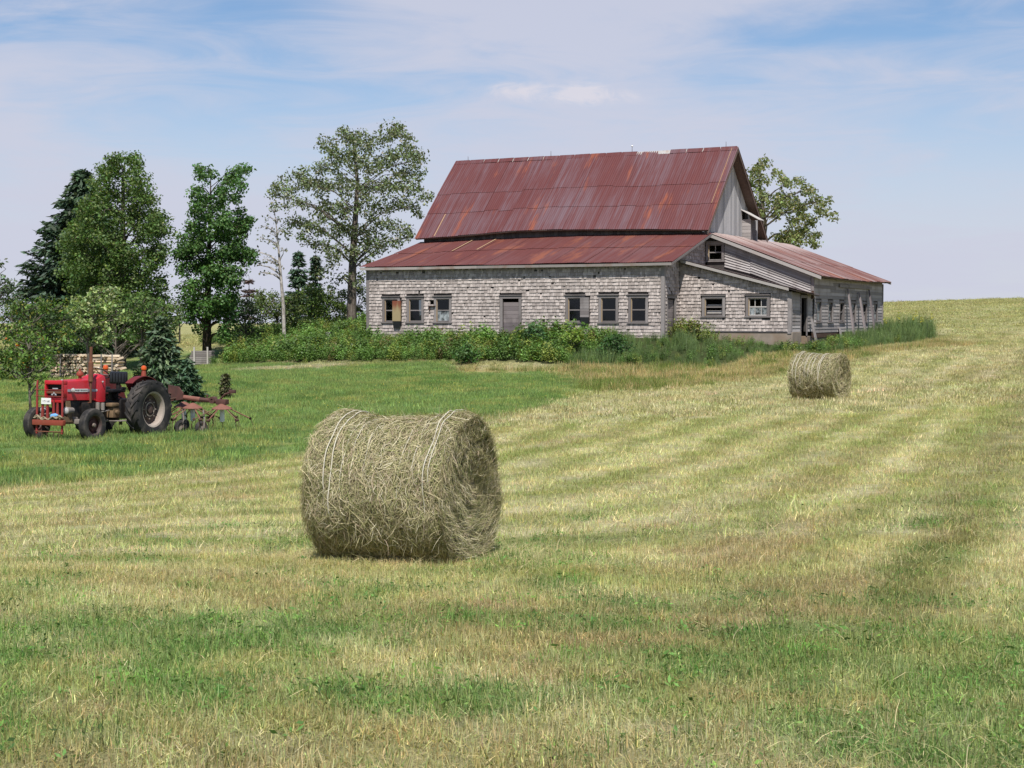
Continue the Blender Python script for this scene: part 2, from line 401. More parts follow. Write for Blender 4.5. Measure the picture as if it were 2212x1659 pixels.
def rust_roof(name, red, grey, orange, stretch, grey_amt=.7, or_th=(.59, .71), bare=None):
    t = NT(name); oi = t.n('ShaderNodeObjectInfo')
    s1 = t.noise(t.coord(scale=stretch), 1.0, 5, .68, .15)
    s2 = t.noise(t.coord(scale=tuple(x * 2.7 + .3 for x in stretch), loc=(4, 7, 2)), 1.0, 4, .6)
    big = t.noise(t.coord(scale=(.32, .32, .32), loc=(9, 2, 5)), 1, 3, .5)
    sv_ = t.math('ADD', t.math('MULTIPLY', s1, .62), t.math('ADD', t.math('MULTIPLY', s2, .22), t.math('MULTIPLY', big, .3)))
    sv_ = t.math('ADD', sv_, t.math('MULTIPLY', t.math('SUBTRACT', oi.outputs['Random'], .5), .10))
    c = t.mix(t.math('MULTIPLY', t.ramp(sv_, .48, .76), grey_amt), red, grey)
    o = t.noise(t.coord(scale=tuple(.25 + x * .16 for x in stretch), loc=(1, 3, 8)), 1, 5, .6)
    c = t.mix(t.math('MULTIPLY', t.ramp(o, *or_th), .8), c, orange)
    c = t.mix(t.math('MULTIPLY', t.ramp(t.noise(t.coord(scale=tuple(x * 1.2 for x in stretch), loc=(3, 3, 3)), 1, 3, .5), .58, .75), .45), c, tuple(x * .5 for x in red))
    if bare:                                                    # paint worn to bare metal on the upper sheets
        tcx = t.n('ShaderNodeTexCoord'); sx_ = t.n('ShaderNodeSeparateXYZ'); t.l(tcx.outputs['Object'], sx_.inputs[0])
        c = t.mix(t.math('MULTIPLY', t.ramp(t.math('ADD', t.math('MULTIPLY', sx_.outputs[0], -.22), s1), .05, .45), .52), c, bare)
    return t.done(t.bsdf(c, .55, 0, .35, t.bump(s2, .2, .006)))
def leaf_mat(name, trans=.35, rough=.55, spec=.35, inst=False):
    t = NT(name); c = t.attr('col')
    if inst: c = t.mix(1.0, c, t.attr('tint', inst=True), 'MULTIPLY')
    b = t.bsdf(c, rough, 0, spec); tr = t.n('ShaderNodeBsdfTranslucent')
    t.l(t.mix(1.0, c, (1.25, 1.25, .6), 'MULTIPLY'), tr.inputs[0])
    m = t.n('ShaderNodeMixShader'); m.inputs[0].default_value = trans; t.l(b, m.inputs[1]); t.l(tr.outputs[0], m.inputs[2])
    return t.done(m.outputs[0])
def bark_mat(name, c0, c1, stretch=(9, 9, 1.6)):
    t = NT(name); n = t.noise(t.coord(scale=stretch), 1.5, 6, .65)
    return t.done(t.bsdf(t.mix(t.ramp(n, .35, .65), c0, c1), .9, 0, .1, t.bump(n, .8, .03)))
def text_mesh(body, size, name, mat, ext=.001):
    cu = bpy.data.curves.new('t', 'FONT'); cu.body = body; cu.size = size; cu.extrude = ext; cu.align_x = 'CENTER'; cu.align_y = 'CENTER'
    o = bpy.data.objects.new('t', cu); COL.objects.link(o)
    dg = bpy.context.evaluated_depsgraph_get(); me = bpy.data.meshes.new_from_object(o.evaluated_get(dg))
    bpy.data.objects.remove(o); me.name = name; me.materials.clear(); me.materials.append(mat); return me

M = {}
M['leaf'] = leaf_mat('leaf'); M['needle'] = leaf_mat('needle', .12, .6, .25)
M['blade'] = leaf_mat('grass_blade', .3, .65, .2, True); M['weed'] = leaf_mat('weed_leaf', .3, .5, .35, True)
M['hay'] = leaf_mat('hay', .12, .75, .15)
M['shingle'] = wood('shingle_wood', (.25, .215, .195), (.68, .60, .555), (.30, .265, .25), (20, 20, 2.2), .62, .6)
M['backing'] = wood('dark_boarding', (.05, .045, .042), (.09, .08, .075), (.05, .045, .04))
M['trim'] = wood('grey_trim', (.17, .15, .145), (.31, .285, .275), (.13, .115, .11), (10, 10, 10), .8)
M['clap'] = wood('grey_clapboard', (.20, .185, .18), (.42, .39, .375), (.17, .145, .13), (1.2, 1.2, 20), 1.0)
M['gable'] = wood('silver_board', (.25, .25, .26), (.47, .46, .465), (.27, .265, .28), (16, 16, .8), 1.0, .4)
M['eave'] = wood('eave_board', (.20, .18, .17), (.40, .365, .335), (.20, .12, .08), (1, 1, 20), .9, .6)
M['fascia'] = wood('pale_fascia', (.34, .315, .295), (.56, .53, .50), (.36, .30, .26), (1, 1, 20), .7, .4)
M['dark_strip'] = wood('shade_dark_board', (.075, .07, .075), (.14, .13, .135), (.06, .055, .06), (16, 16, 1))  # shadow below the main eave is put into this dark board colour
M['deck'] = wood('roof_underside', (.09, .065, .055), (.17, .125, .105), (.07, .05, .04), (2, 10, 4))
M['door'] = wood('door_board', (.14, .12, .125), (.26, .225, .22), (.10, .085, .085), (1.2, 3, 18))
M['roof_main'] = rust_roof('rusted_red_roof', (.108, .030, .028), (.145, .098, .112), (.25, .07, .033), (7.5, .30, .30), .78)
M['roof_low'] = rust_roof('rusted_brown_roof', (.125, .038, .031), (.155, .085, .085), (.25, .085, .045), (6.0, .25, .25), .6, (.54, .70))
M['roof_boards'] = rust_roof('bare_roof_boards', (.17, .12, .115), (.28, .23, .225), (.24, .11, .07), (.3, 6, .3), .8)
M['roof_wing'] = rust_roof('faded_pink_roof', (.16, .065, .05), (.33, .265, .25), (.33, .115, .06), (.22, 5.5, .22), 1.0, (.55, .70), (.50, .43, .40))
M['galv'] = plain('bare_galvanised', (.55, .53, .50), .5, .3, .5, .3, 6, (.35, .2, .13), .5)
M['strip_tan'] = plain('bare_tan_strip', (.50, .33, .19), .7, 0, .2, .3, 9)
M['concrete'] = plain('old_concrete', (.36, .30, .245), .92, 0, .1, .5, 2.2, (.24, .17, .115), .7)
M['iron'] = plain('rusty_iron', (.12, .07, .05), .7, .3, .3, .4, 30)
M['black_box'] = plain('black_tin', (.022, .024, .026), .5, 0, .4, .4, 12)
M['pale_wood'] = plain('pale_wood', (.50, .37, .22), .8, 0, .2, .4, 20)
t = NT('window_glass'); tr = t.n('ShaderNodeBsdfTransparent'); tr.inputs[0].default_value = (.45, .48, .48, 1)
gl = t.n('ShaderNodeBsdfGlossy'); gl.inputs['Roughness'].default_value = .06; gl.inputs[0].default_value = (.9, .95, 1, 1)
ms = t.n('ShaderNodeMixShader'); ms.inputs[0].default_value = .028; t.l(tr.outputs[0], ms.inputs[1]); t.l(gl.outputs[0], ms.inputs[2]); M['glass'] = t.done(ms.outputs[0])
t = NT('pale_sheen_glass'); tr = t.n('ShaderNodeBsdfTransparent'); tr.inputs[0].default_value = (.5, .5, .5, 1)
ms = t.n('ShaderNodeMixShader'); nz = t.noise(t.coord(scale=(3, 3, 2)), 2, 4, .6); t.l(t.ramp(nz, .3, .75), ms.inputs[0])
t.l(tr.outputs[0], ms.inputs[1]); t.l(t.bsdf((.42, .46, .47), .35, 0, .5), ms.inputs[2]); M['pale_pane'] = t.done(ms.outputs[0])  # whitish-blue reflection painted in patches over the pane
# ground: field, lawn and worn places share one sheet
t = NT('field_ground'); v = t.coord('Object'); c = t.attr('col')
a1 = t.noise(v, 9.0, 6, .72); a2 = t.noise(v, 55.0, 4, .7); a3 = t.noise(v, 1.3, 5, .6)
k = t.math('ADD', t.math('ADD', t.math('MULTIPLY', a1, .7), t.math('MULTIPLY', a2, .6)), t.math('MULTIPLY', a3, .5))
c = t.mix(1.0, c, t.mix(t.ramp(k, .62, 1.18), (.46, .48, .42), (1.35, 1.32, 1.28)), 'MULTIPLY')
M['ground'] = t.done(t.bsdf(c, .95, 0, .05, t.bump(t.math('ADD', a1, t.math('MULTIPLY', a2, .5)), .9, .06)))

# ------------------------------------------------------------------ the ground sheet
def graded(lo, hi, fine_lo, fine_hi, step, grow, cap):
    a = list(np.arange(fine_lo, fine_hi + 1e-6, step)); d = step; x = a[-1]
    while x < hi: d = min(d * grow, cap); x += d; a.append(x)
    d = step; x = a[0]; b = []
    while x > lo: d = min(d * grow, cap); x -= d; b.append(x)
    return np.array(b[::-1] + a)
gx = graded(-330, 330, -6, 6, .16, 1.022, 9); gy = graded(-25, 420, 4, 20, .16, 1.018, 7)
GX, GY = np.meshgrid(gx, gy)
GZ = H(GX, GY) + .05 * (fbm(GX * .8, GY * .8, 71, 3) - .5) + .028 * (fbm(GX * 3.1, GY * 3.1, 77, 2) - .5)
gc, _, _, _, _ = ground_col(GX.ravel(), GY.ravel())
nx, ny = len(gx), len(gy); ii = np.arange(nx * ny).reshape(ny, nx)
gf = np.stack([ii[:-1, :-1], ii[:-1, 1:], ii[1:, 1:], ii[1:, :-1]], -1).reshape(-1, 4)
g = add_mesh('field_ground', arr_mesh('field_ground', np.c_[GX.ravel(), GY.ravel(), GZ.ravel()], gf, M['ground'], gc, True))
tag(g, 'gently rolling mown hay field with a green lawn beside it', 'ground', kind='structure')

# ------------------------------------------------------------------ the barn
barn = thing('barn', 'weathered grey shingled barn with rusty red metal roof and lean-to additions', 'barn', BO, -BA)
def child(mb, name, mat, parent=barn, smooth=0): return mb.build(name, mat, parent, smooth)
def frame(mb_obj, loc, rz): mb_obj.location = loc; mb_obj.rotation_euler = (0, 0, rz); return mb_obj
FRONT = ((0, 0, 0), 0.0); ENDW = ((0, 0, 0), math.pi / 2); WINGF = ((0, 1.85, 0), 0.0); WINGS = ((4.95, 0, 0), math.pi / 2)
UPPER = ((0, 5.2, 0), 0.0); LONG = ((5.0, 0, 0), math.pi / 2); MAINF = ((0, 4.62, 0), 0.0); GABLE = ((0.0, 0, 0), math.pi / 2)
def FM(fr): return Matrix.Translation(fr[0]) @ Matrix.Rotation(fr[1], 4, 'Z')
def wall(fr, p0, p1, z0, top, holes=(), th=.1, off=.0, mat='backing', breaks=()):
    xs = sorted({p0, p1, *[x for x in breaks if p0 < x < p1], *[x for h in holes for x in (h[0], h[1]) if p0 < x < p1]}); mb = MB()
    for a, b in zip(xs[:-1], xs[1:]):
        hs = sorted([(h[2], h[3]) for h in holes if h[0] <= a + 1e-6 and h[1] >= b - 1e-6]); z = z0
        for lo, hi in hs:
            if lo > z: mb.prism([(a, z), (b, z), (b, lo), (a, lo)], off, off + th, lambda p, q, d: (p, d, q))
            z = hi
        ta, tb = top(a), top(b)
        if min(ta, tb) > z: mb.prism([(a, z), (b, z), (b, tb), (a, ta)], off, off + th, lambda p, q, d: (p, d, q))
    return frame(mb.build('wall', M[mat], barn), *fr)
SH = []                                                   # every shingle: score, matrix, width
def shingles(fr, p0, p1, z0, top, holes, row=.142, zvis=-9, miss=.012, seed=1):
    rr = random.Random(seed); m = FM(fr); z = z0; k = 0
    while z < 12:
        p = p0 - rr.random() * .1; any_ = False
        while p < p1:
            wd = rr.choice((.06, .075, .09, .11, .13, .16)) * rr.uniform(.9, 1.1); a = max(p, p0); b = min(p + wd, p1); p += wd
            if b - a < .03: continue
            c = (a + b) / 2; zz_ = z + .009 * math.sin(c * .9 + k) + rr.uniform(-.008, .008)
            tp = top(c)
            if zz_ > tp - .06: continue
            any_ = True; hh = min(.21, tp - zz_)
            skip = False
            for h in holes:
                if a < h[1] - .01 and b > h[0] + .01 and zz_ + row * .5 > h[2] and zz_ < h[3] - .02:
                    if a < h[0] - .03: b = h[0]
                    elif b > h[1] + .03: a = h[1]
                    else: skip = True
            if skip or b - a < .03 or rr.random() < miss: continue
            c = (a + b) / 2
            mm = m @ Matrix.Translation((c, -.002, zz_)) @ Matrix.Rotation(rr.gauss(0, .012) if rr.random() > .05 else rr.uniform(-.09, .09), 4, 'Y') @ Matrix.Diagonal((b - a - .007, rr.uniform(.8, 1.25), hh / .21, 1))
            wp = bw(*(mm @ Vector((0, 0, .07)))); px_ = (wp[0] / wp[1]) ; vis = zz_ > zvis
            SH.append(((b - a) / np.linalg.norm(wp - CAM) if vis else 0.0, mm, rr.random()))
        z += row * rr.uniform(.96, 1.04); k += 1
        if not any_ and z > z0 + .6: break
SHV = [(-.5,-.047,0),(.5,-.047,0),(.5,0,0),(-.5,0,0),(-.5,-.007,.21),(.5,-.007,.21),(.5,0,.21),(-.5,0,.21)]
SHF = [(0,3,2,1),(4,5,6,7),(0,1,5,4),(1,2,6,5),(3,0,4,7)]
def obj_in(mb, name, mat, fr, parent=barn, smooth=0): return frame(mb.build(name, M[mat] if isinstance(mat, str) else mat, parent, smooth), *fr)

low_top = lambda v: 3.03 + (v + .3) * .288               # underside of the front lean-to roof
wing_top = lambda u: 3.17 - .262 * u
long_top = lambda u: 4.52 - .386 * u
WIN = [(-13.68, -12.98), (-12.38, -11.72), (-10.95, -10.28), (-4.40, -3.72), (-2.84, -2.16), (-1.47, -.80)]
WZ = (.60, 1.62)
DOOR = (-7.58, -6.78, -.9, 1.62)
fh = [(a, b, *WZ) for a, b in WIN] + [DOOR, (-11.27, -11.03, 1.32, 1.53)]
wall(FRONT, -14.62, 0, -1.0, lambda u: 3.02, fh)
frame_h = [(a - .13, b + .13, WZ[0] - .16, WZ[1] + .15) for a, b in WIN] + [(DOOR[0] - .15, DOOR[1] + .15, -2, DOOR[3] + .15), (-11.27, -11.03, 1.32, 1.53),
           (-13.2, -12.75, .3, 1.6), (-3.8, -3.36, .4, 1.68)]
# a patch by the door where shingles have fallen away
holes_f = frame_h + [(-5.62, -5.5, .2, .62), (-5.2, -5.02, .05, .25), (-4.98, -4.86, .18, .5), (-5.42, -5.3, .0, .16)]
shingles(FRONT, -14.52, -.11, -.55, lambda u: 2.99, holes_f, zvis=.45, seed=3)
wall(ENDW, 0.1, 5.2, -1.0, low_top, [(.42, 1.32, -1.1, 1.60)], .1)
shingles(ENDW, .12, 5.1, -.5, lambda v: low_top(v) - .02, [(.30, 1.46, -2, 1.76)], zvis=.6, seed=5)
wh = [(1.18, 1.98, .86, 1.60), (3.12, 3.94, .86, 1.60)]
wall(WINGF, .1, 4.95, .18, wing_top, wh)
shingles(WINGF, .05, 4.84, .2, lambda u: wing_top(u) - .03, [(a - .15, b + .15, c - .16, d + .16) for a, b, c, d in wh], .145, seed=7)
wall(WINGS, 1.95, 5.2, .18, lambda v: 1.86, [(3.35, 4.2, -.5, 1.62)])
LW = [(c - .36, c + .36, .62, 1.46) for c in (6.0, 8.0, 10.05, 12.3, 14.5, 16.8)]
wall(LONG, 5.3, 18.3, -.3, lambda v: 2.56, LW)
wall(UPPER, 0.1, 5.0, 1.7, lambda u: long_top(u), [(.16, .80, 3.36, 4.06)])
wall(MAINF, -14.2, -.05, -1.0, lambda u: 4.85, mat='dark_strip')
ROOFN = lambda v: (4.86 + (v - 4.7) * (8.62 - 4.86) / 3.68) if v < 8.38 else (8.62 - (v - 8.38) * (8.62 - 4.8) / 4.4)
wall(GABLE, 4.72, 12.78, 3.9, lambda v: ROOFN(v) - .1, [(10.46, 11.15, 5.5, 5.98)], breaks=(8.38,), off=.03)
# closing walls away from the camera
mb = MB(); mb.box((-14.62, .1, -1), (-14.52, 4.6, 3.0)); mb.box((-14.3, 12.7, -1), (0, 12.8, 4.7)); mb.box((-14.3, 4.72, 2.9), (-14.2, 12.7, 4.7))
mb.prism([(4.72, 4.7), (12.78, 4.7), (8.38, 8.55)], -14.3, -14.2, lambda p, q, d: (d, p, q)); mb.prism([(.1, 3.0), (4.6, 3.0), (4.6, 4.4)], -14.62, -14.52, lambda p, q, d: (d, p, q))
mb.prism([(.0, -.5), (4.98, -.5), (4.98, 2.5), (0, 4.4)], 18.2, 18.3, lambda p, q, d: (p, d, q)); mb.box((-.1, 12.9, -1), (0, 18.2, 4.4))
child(mb, 'wall', M['clap'])

# roof sheets: corrugated metal laid in courses
def sheets(f, p0, p1, s_list, width, nrm, mat, pitch=.11, amp=.011, seed=0, overlap=.02, name='roof_sheet'):
    rr = random.Random(seed); n = max(1, round((p1 - p0) / width)); wd = (p1 - p0) / n; nv = Vector(nrm).normalized(); fs_ = len(s_list) - 1
    for ci, (s0, s1) in enumerate(zip(s_list[:-1], s_list[1:])):
        for k in range(n):
            a = p0 + k * wd; b = a + wd; q = int(wd / pitch) * 4; mb = MB(); vs = []
            j0 = rr.uniform(-.008, .008); lift = .010 * (k % 2) + rr.uniform(0, .004); sl = rr.uniform(-.012, .012) if s1 < 1 else rr.uniform(-.004, .004)
            rows = 3
            for r_ in range(rows):
                tt = r_ / (rows - 1); s_ = (s0 - (overlap if ci else 0)) * (1 - tt) + (s1 + sl) * tt
                for i in range(q + 1):
                    p = a - .01 + (wd + .02) * i / q; h = amp * math.cos(2 * math.pi * (p - p0) / pitch) + lift + .016 * tt * (1 if s1 < 1 else .6)
                    vs.append(Vector(f(p, s_)) + nv * (h + .012))
            fs = [(r_ * (q + 1) + i, r_ * (q + 1) + i + 1, (r_ + 1) * (q + 1) + i + 1, (r_ + 1) * (q + 1) + i) for r_ in range(rows - 1) for i in range(q)]
            mb.add(vs, fs); o = mb.build(name, mat, barn, 40)
def slab(f, p0, p1, nrm, t0, t1, n=14, s0=0.0, s1=1.0, mat='deck'):
    nv = Vector(nrm).normalized(); mb = MB(); g_ = []
    for i in range(n + 1):
        p = p0 + (p1 - p0) * i / n; g_.append([Vector(f(p, s0)) - nv * t0, Vector(f(p, s1)) - nv * t0, Vector(f(p, s1)) - nv * t1, Vector(f(p, s0)) - nv * t1])
    vs = [q for r_ in g_ for q in r_]; fs = []
    for i in range(n):
        for k in range(4): fs.append((i * 4 + k, i * 4 + (k + 1) % 4, i * 4 + 4 + (k + 1) % 4, i * 4 + 4 + k))
    fs += [(0, 1, 2, 3), (n * 4 + 3, n * 4 + 2, n * 4 + 1, n * 4)]
    mb.add(vs, fs); return mb.build('roof_deck', M[mat], barn)
sagx = [-14.6, -11.9, -9.4, -7, -2.35, .5]; sagz = [-.19, -.07, .06, .045, -.01, -.13]
def f_main(u, s): return (u, 8.38 - 4.18 * s, 8.73 - 3.94 * s + float(np.interp(u, sagx, sagz)) * s * s + .02 * math.sin(u * .7))
def f_back(u, s): return (u, 8.38 + 4.75 * s, 8.73 - 4.05 * s)
NM = (0, 3.94, 4.18); NB = (0, -4.05, 4.75); NM = (0, -3.94, 4.18); NB = (0, 4.05, 4.75)
sheets(f_main, -14.5, .5, [0, .455, .705, 1.0], .79, NM, M['roof_main'], amp=.008, seed=1)
slab(f_main, -14.46, .46, NM, .012, .07); slab(f_back, -14.46, .46, NB, -.005, .06)
mb = MB(); mb.add([f_back(-14.5, 0), f_back(.5, 0), f_back(.5, 1), f_back(-14.5, 1)], [(0, 1, 2, 3)])
bk = mb.build('roof_sheet', M['roof_main'], barn); bk.location = (0, .01, .015)
def f_low(u, s):
    sh = .45 * (1 - s) * max(0.0, (-12 - u) / 2.85)
    return (u + sh, 4.62 - 4.93 * s, float(np.interp(u, [-14.8, -6, .5], [4.47, 4.60, 4.53])) * (1 - s) + 3.10 * s - .05 * math.sin(math.pi * s) * (1 if u < -12 else .4) + .012 * math.sin(u * 1.1) * s)
NL = (0, -1.45, 5.0)
sheets(f_low, -14.85, .5, [0, .46, 1.0], .81, NL, M['roof_low'], amp=.007, seed=2)
slab(f_low, -14.8, .46, NL, .085, .13, s0=0, s1=.995)
def f_wing(v, s): return (.10 + 5.30 * s, v, 4.63 - 2.045 * s - .07 * math.sin(math.pi * (v - 5) / 13.6) * s)
NW = (2.045, 0, 5.3)
sheets(f_wing, 4.93, 18.6, [0, .62, 1.0], .80, NW, M['roof_wing'], amp=.012, pitch=.13, seed=3)
slab(f_wing, 4.97, 18.56, NW, .012, .07, s1=.99)
def f_wlow(v, s): return (.16 + 5.13 * s, v, 3.275 - 1.345 * s - .05 * (v - 1.4))
NWL = (1.345, 0, 5.13)
sheets(f_wlow, 1.56, 5.2, [0, 1.0], .72, NWL, M['roof_boards'], amp=.009, pitch=.12, seed=4)
slab(f_wlow, 1.60, 5.18, NWL, .012, .06, 6, s1=.99)
# ridge caps with bare gaps between them, one run torn off
mb = MB(); mb.prism([(-.17, -.165), (0, .012), (.17, -.155), (0, -.03)], -14.5, .5, lambda p, q, d: (d, 8.38 + p, 8.745 + q)); child(mb, 'ridge_flashing', M['galv'])
rr = random.Random(5); x = -14.48
for k in range(18):
    e = x + .775
    if not (-5.0 < x < -3.2):
        mb = MB(); o_ = rr.uniform(-.01, .015)
        mb.prism([(-.20, -.19), (-.03, .0), (0, .012), (.03, .0), (.20, -.18), (0, -.02)], x, min(e, .5), lambda p, q, d: (d, 8.38 + p, 8.775 + q + o_ * (d - x)))
        child(mb, 'ridge_cap', M['roof_main'], smooth=0)
    x += .832
# tan bare strips where laps have lifted
def strip(f, u, s0, s1, nrm, w_=.04):
    nv = Vector(nrm).normalized(); mb = MB(); a = Vector(f(u, s0)) + nv * .045; b = Vector(f(u, s1)) + nv * .052; e = Vector((w_, 0, 0)); t_ = nv * .008
    mb.add([a, a + e, b + e, b, a + t_, a + e + t_, b + e + t_, b + t_], [(3, 2, 1, 0), (4, 5, 6, 7), (0, 1, 5, 4), (1, 2, 6, 5), (2, 3, 7, 6), (3, 0, 4, 7)])
    child(mb, 'lap_strip', M['strip_tan'])
strip(f_main, -13.45, .72, .99, NM); strip(f_low, -11.45, .04, .46, NL, .06); strip(f_low, -10.2, .03, .44, NL, .06)
mb = MB(); mb.add([Vector(f_main(-14.5, .97)) + Vector((0, -.02, .035)), Vector(f_main(-13.4, .97)) + Vector((0, -.02, .035)), Vector(f_main(-13.4, 1)) + Vector((0, -.02, .03)), Vector(f_main(-14.5, 1)) + Vector((0, -.02, .03))], [(0, 1, 2, 3)])
# fascia and rake boards
def board(a, b, down, th, name='fascia', mat='fascia', out=(0, -1, 0)):
    a = Vector(a); b = Vector(b); d = Vector((0, 0, -down)); o_ = Vector(out) * th; mb = MB()
    mb.add([a, b, b + d, a + d, a + o_, b + o_, b + d + o_, a + d + o_], [(0, 1, 2, 3), (7, 6, 5, 4), (0, 4, 5, 1), (1, 5, 6, 2), (2, 6, 7, 3), (3, 7, 4, 0)], R.random())
    return child(mb, name, M[mat])
xs = np.linspace(-14.84, .48, 6)
for a, b in zip(xs[:-1], xs[1:]):
    pa = Vector(f_low(a, 1.0)); pb = Vector(f_low(b - .015, 1.0)); board(pa + Vector((0, .03, -.025)), pb + Vector((0, .03, -.025)), .115, .03, mat='eave')
board(Vector(f_low(.49, 1)) + Vector((0, 0, -.02)), Vector(f_low(.49, 0)) + Vector((0, 0, -.02)), .10, .03, mat='trim', out=(1, 0, 0))
board(Vector(f_wing(4.93, 0)) + Vector((-.03, .02, -.005)), Vector(f_wing(4.93, 1)) + Vector((0, .02, -.005)), .145, .035)
board(Vector(f_wing(18.58, 0)), Vector(f_wing(18.58, 1)), .12, .03)
board(Vector(f_wlow(1.58, 0)) + Vector((0, .02, -.003)), Vector(f_wlow(1.58, .93)) + Vector((0, .02, -.003)), .12, .035)
mb = MB(); 
for f_, n_ in ((f_main, NM), (f_back, NB)):
    board(Vector(f_(.47, 0)) + Vector((0, 0, -.07)), Vector(f_(.47, 1)) + Vector((0, 0, -.07)), .14, .028, 'rake_board', 'deck', (1, 0, 0))
strip(lambda u, s: f_main(u, s), .22, .02, .70, NM, .018)
# boards under the front eave of the main roof
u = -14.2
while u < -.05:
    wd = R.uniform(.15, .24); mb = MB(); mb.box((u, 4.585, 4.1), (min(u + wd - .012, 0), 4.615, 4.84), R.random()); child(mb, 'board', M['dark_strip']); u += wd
# vertical boards of the gable, ragged at the bottom
v = 4.74; k = 0
while v < 12.7:
    wd = R.uniform(.17, .27); a, b = v, min(v + wd - .010, 12.76); v += wd
    bot = 4.62 + .012 * math.sin(k) - .10 * min(1, (a - 4.7) / 5) + (R.uniform(.0, .12) if R.random() < .5 else 0); pr = R.uniform(.0, .012); k += 1
    for lo, hi in ([(bot, None)] if not (b > 10.44 and a < 11.15) else [(5.98 if a > 10.3 else bot, None)]):
        mb = MB(); ta, tb = ROOFN(a) - .1, ROOFN(b) - .1
        mb.prism([(a, lo), (b, lo), (b, tb), (a, ta)], -.005 - pr, -.028 - pr, lambda p, q, d: (p, d, q), R.random())
        obj_in(mb, 'board', 'gable', GABLE)
# small hatch housing on the gable with a propped lid
HV = 10.5
for i in range(7):
    z0 = 4.36 + i * .165; mb = MB(); mb.box((-.0, HV - .02 - .008 * (i % 2), z0), (.46, HV + .01, z0 + .155), R.random()); child(mb, 'board', M['clap'])
mb = MB(); mb.box((.43, HV + .012, 4.28), (.46, HV + .8, 5.46)); child(mb, 'board', M['dark_strip'])  # hatch side turned from the sun, its shade put into the colour
mb = MB(); mb.box((.40, HV + .85, 4.28), (.50, HV + .95, 5.5)); child(mb, 'post', M['gable'])
mb = MB(); mb.add([(-.0, HV - .25, 6.0), (.95, HV - .25, 5.47), (.95, HV + .5, 5.47), (0, HV + .5, 6.0), (0, HV - .25, 5.965), (.95, HV - .25, 5.435), (.95, HV + .5, 5.435), (0, HV + .5, 5.965)],
                  [(0, 1, 2, 3), (7, 6, 5, 4), (0, 4, 5, 1), (1, 5, 6, 2), (2, 6, 7, 3), (3, 7, 4, 0)]); tag(child(mb, 'hatch_lid', M['fascia']), 'pale board lid propped over the gable hatch')
# corner boards
for p, mt in (((-14.66, -.05, -1.0, -14.50, .04, 3.0), 'trim'), ((-.10, -.055, -1.0, .055, .10, 3.0), 'trim'), ((4.83, 1.80, .1, 5.0, 1.95, 1.86), 'trim'), ((4.9, 5.14, 1.75, 5.03, 5.25, 2.66), 'trim'), ((4.95, 18.2, -.4, 5.06, 18.36, 2.5), 'trim')):
    mb = MB(); mb.cbox(p[:3], p[3:], .008); child(mb, 'corner_board', M[mt])
# foundations
mb = MB(); mb.cbox((.02, 1.83, -1.6), (5.04, 2.1, .17), .02); child(mb, 'foundation', M['concrete'])
mb = MB(); mb.cbox((4.72, 2.12, -1.6), (5.0, 3.3, .17), .02); mb.cbox((4.72, 4.25, -1.6), (4.98, 18.3, -.02), .02); child(mb, 'foundation', M['concrete'])
mb = MB(); mb.box((.03, 1.80, .165), (5.0, 1.828, .215)); child(mb, 'sill_board', M['dark_strip'])

# windows and doors
def window(fr, a, b, z0, z1, cols=1, rows=2, cas=.115, glass='glass', head=True, dep=.10, broken=()):
    fo = MB(); q = .022
    fo.box((a - cas, -.035, z0 - .02), (a, .0, z1 + .0), R.random()); fo.box((b, -.035, z0 - .02), (b + cas, .0, z1), R.random())
    fo.box((a - cas, -.037, z1 + .001), (b + cas, .0, z1 + cas), R.random())
    win = obj_in(fo, 'window', 'trim', fr)
    if head:
        mb = MB(); mb.box((a - cas - .05, -.085, z1 + cas + .001), (b + cas + .05, .0, z1 + cas + .035), R.random()); mb.build('window_head', M['trim'], win)
    mb = MB(); mb.box((a - cas - .05, -.085, z0 - .075), (b + cas + .05, .0, z0 - .022), R.random()); mb.build('sill', M['trim'], win)
    sa = MB(); d0, d1 = .035, .07; s_ = .042
    sa.box((a, d0, z0), (a + s_, d1, z1)); sa.box((b - s_, d0, z0), (b, d1, z1)); sa.box((a + s_, d0 + .002, z0), (b - s_, d1 - .002, z0 + s_)); sa.box((a + s_, d0 + .002, z1 - s_), (b - s_, d1 - .002, z1))
    for r_ in range(1, rows): zc = z0 + (z1 - z0) * r_ / rows; sa.box((a + s_, d0 - .006, zc - .024), (b - s_, d1 - .004, zc + .024))
    for c_ in range(1, cols): xc = a + (b - a) * c_ / cols; sa.box((xc - .012, d0 + .003, z0 + s_), (xc + .012, d1 - .003, z1 - s_))
    sa.build('sash', M['fascia'] if cols > 1 else M['trim'], win)
    mb = MB(); mb.box((a + .002, .001, z0), (a + .03, d0 - .002, z1)); mb.build('jamb', M['pale_wood'], win)
    for r_ in range(rows):
        for c_ in range(cols):
            if (c_, r_) in broken: continue
            xa = a + (b - a) * c_ / cols; xb = a + (b - a) * (c_ + 1) / cols; za = z0 + (z1 - z0) * r_ / rows; zb = z0 + (z1 - z0) * (r_ + 1) / rows
            mb = MB(); mb.box((xa + .013, .05, za + .026), (xb - .013, .054, zb - .026)); mb.build('pane', M[glass if not isinstance(glass, dict) else glass.get(r_, 'glass')], win)
    return win
for i, (a, b) in enumerate(WIN): window(FRONT, a, b, *WZ, glass={0: 'pale_pane'} if i == 2 else 'glass')
window(WINGF, *wh[0], rows=2, broken=((0, 0), (0, 1))); window(WINGF, *wh[1], cols=3, glass={0: 'pale_pane'}, broken=((0, 1), (1, 1)))
window(UPPER, .16, .80, 3.36, 4.06, cols=1, broken=((0, 0), (0, 1)))
mb = MB(); mb.box((.468, .04, 3.72), (.492, .066, 4.03)); obj_in(mb, 'muntin', 'fascia', UPPER)
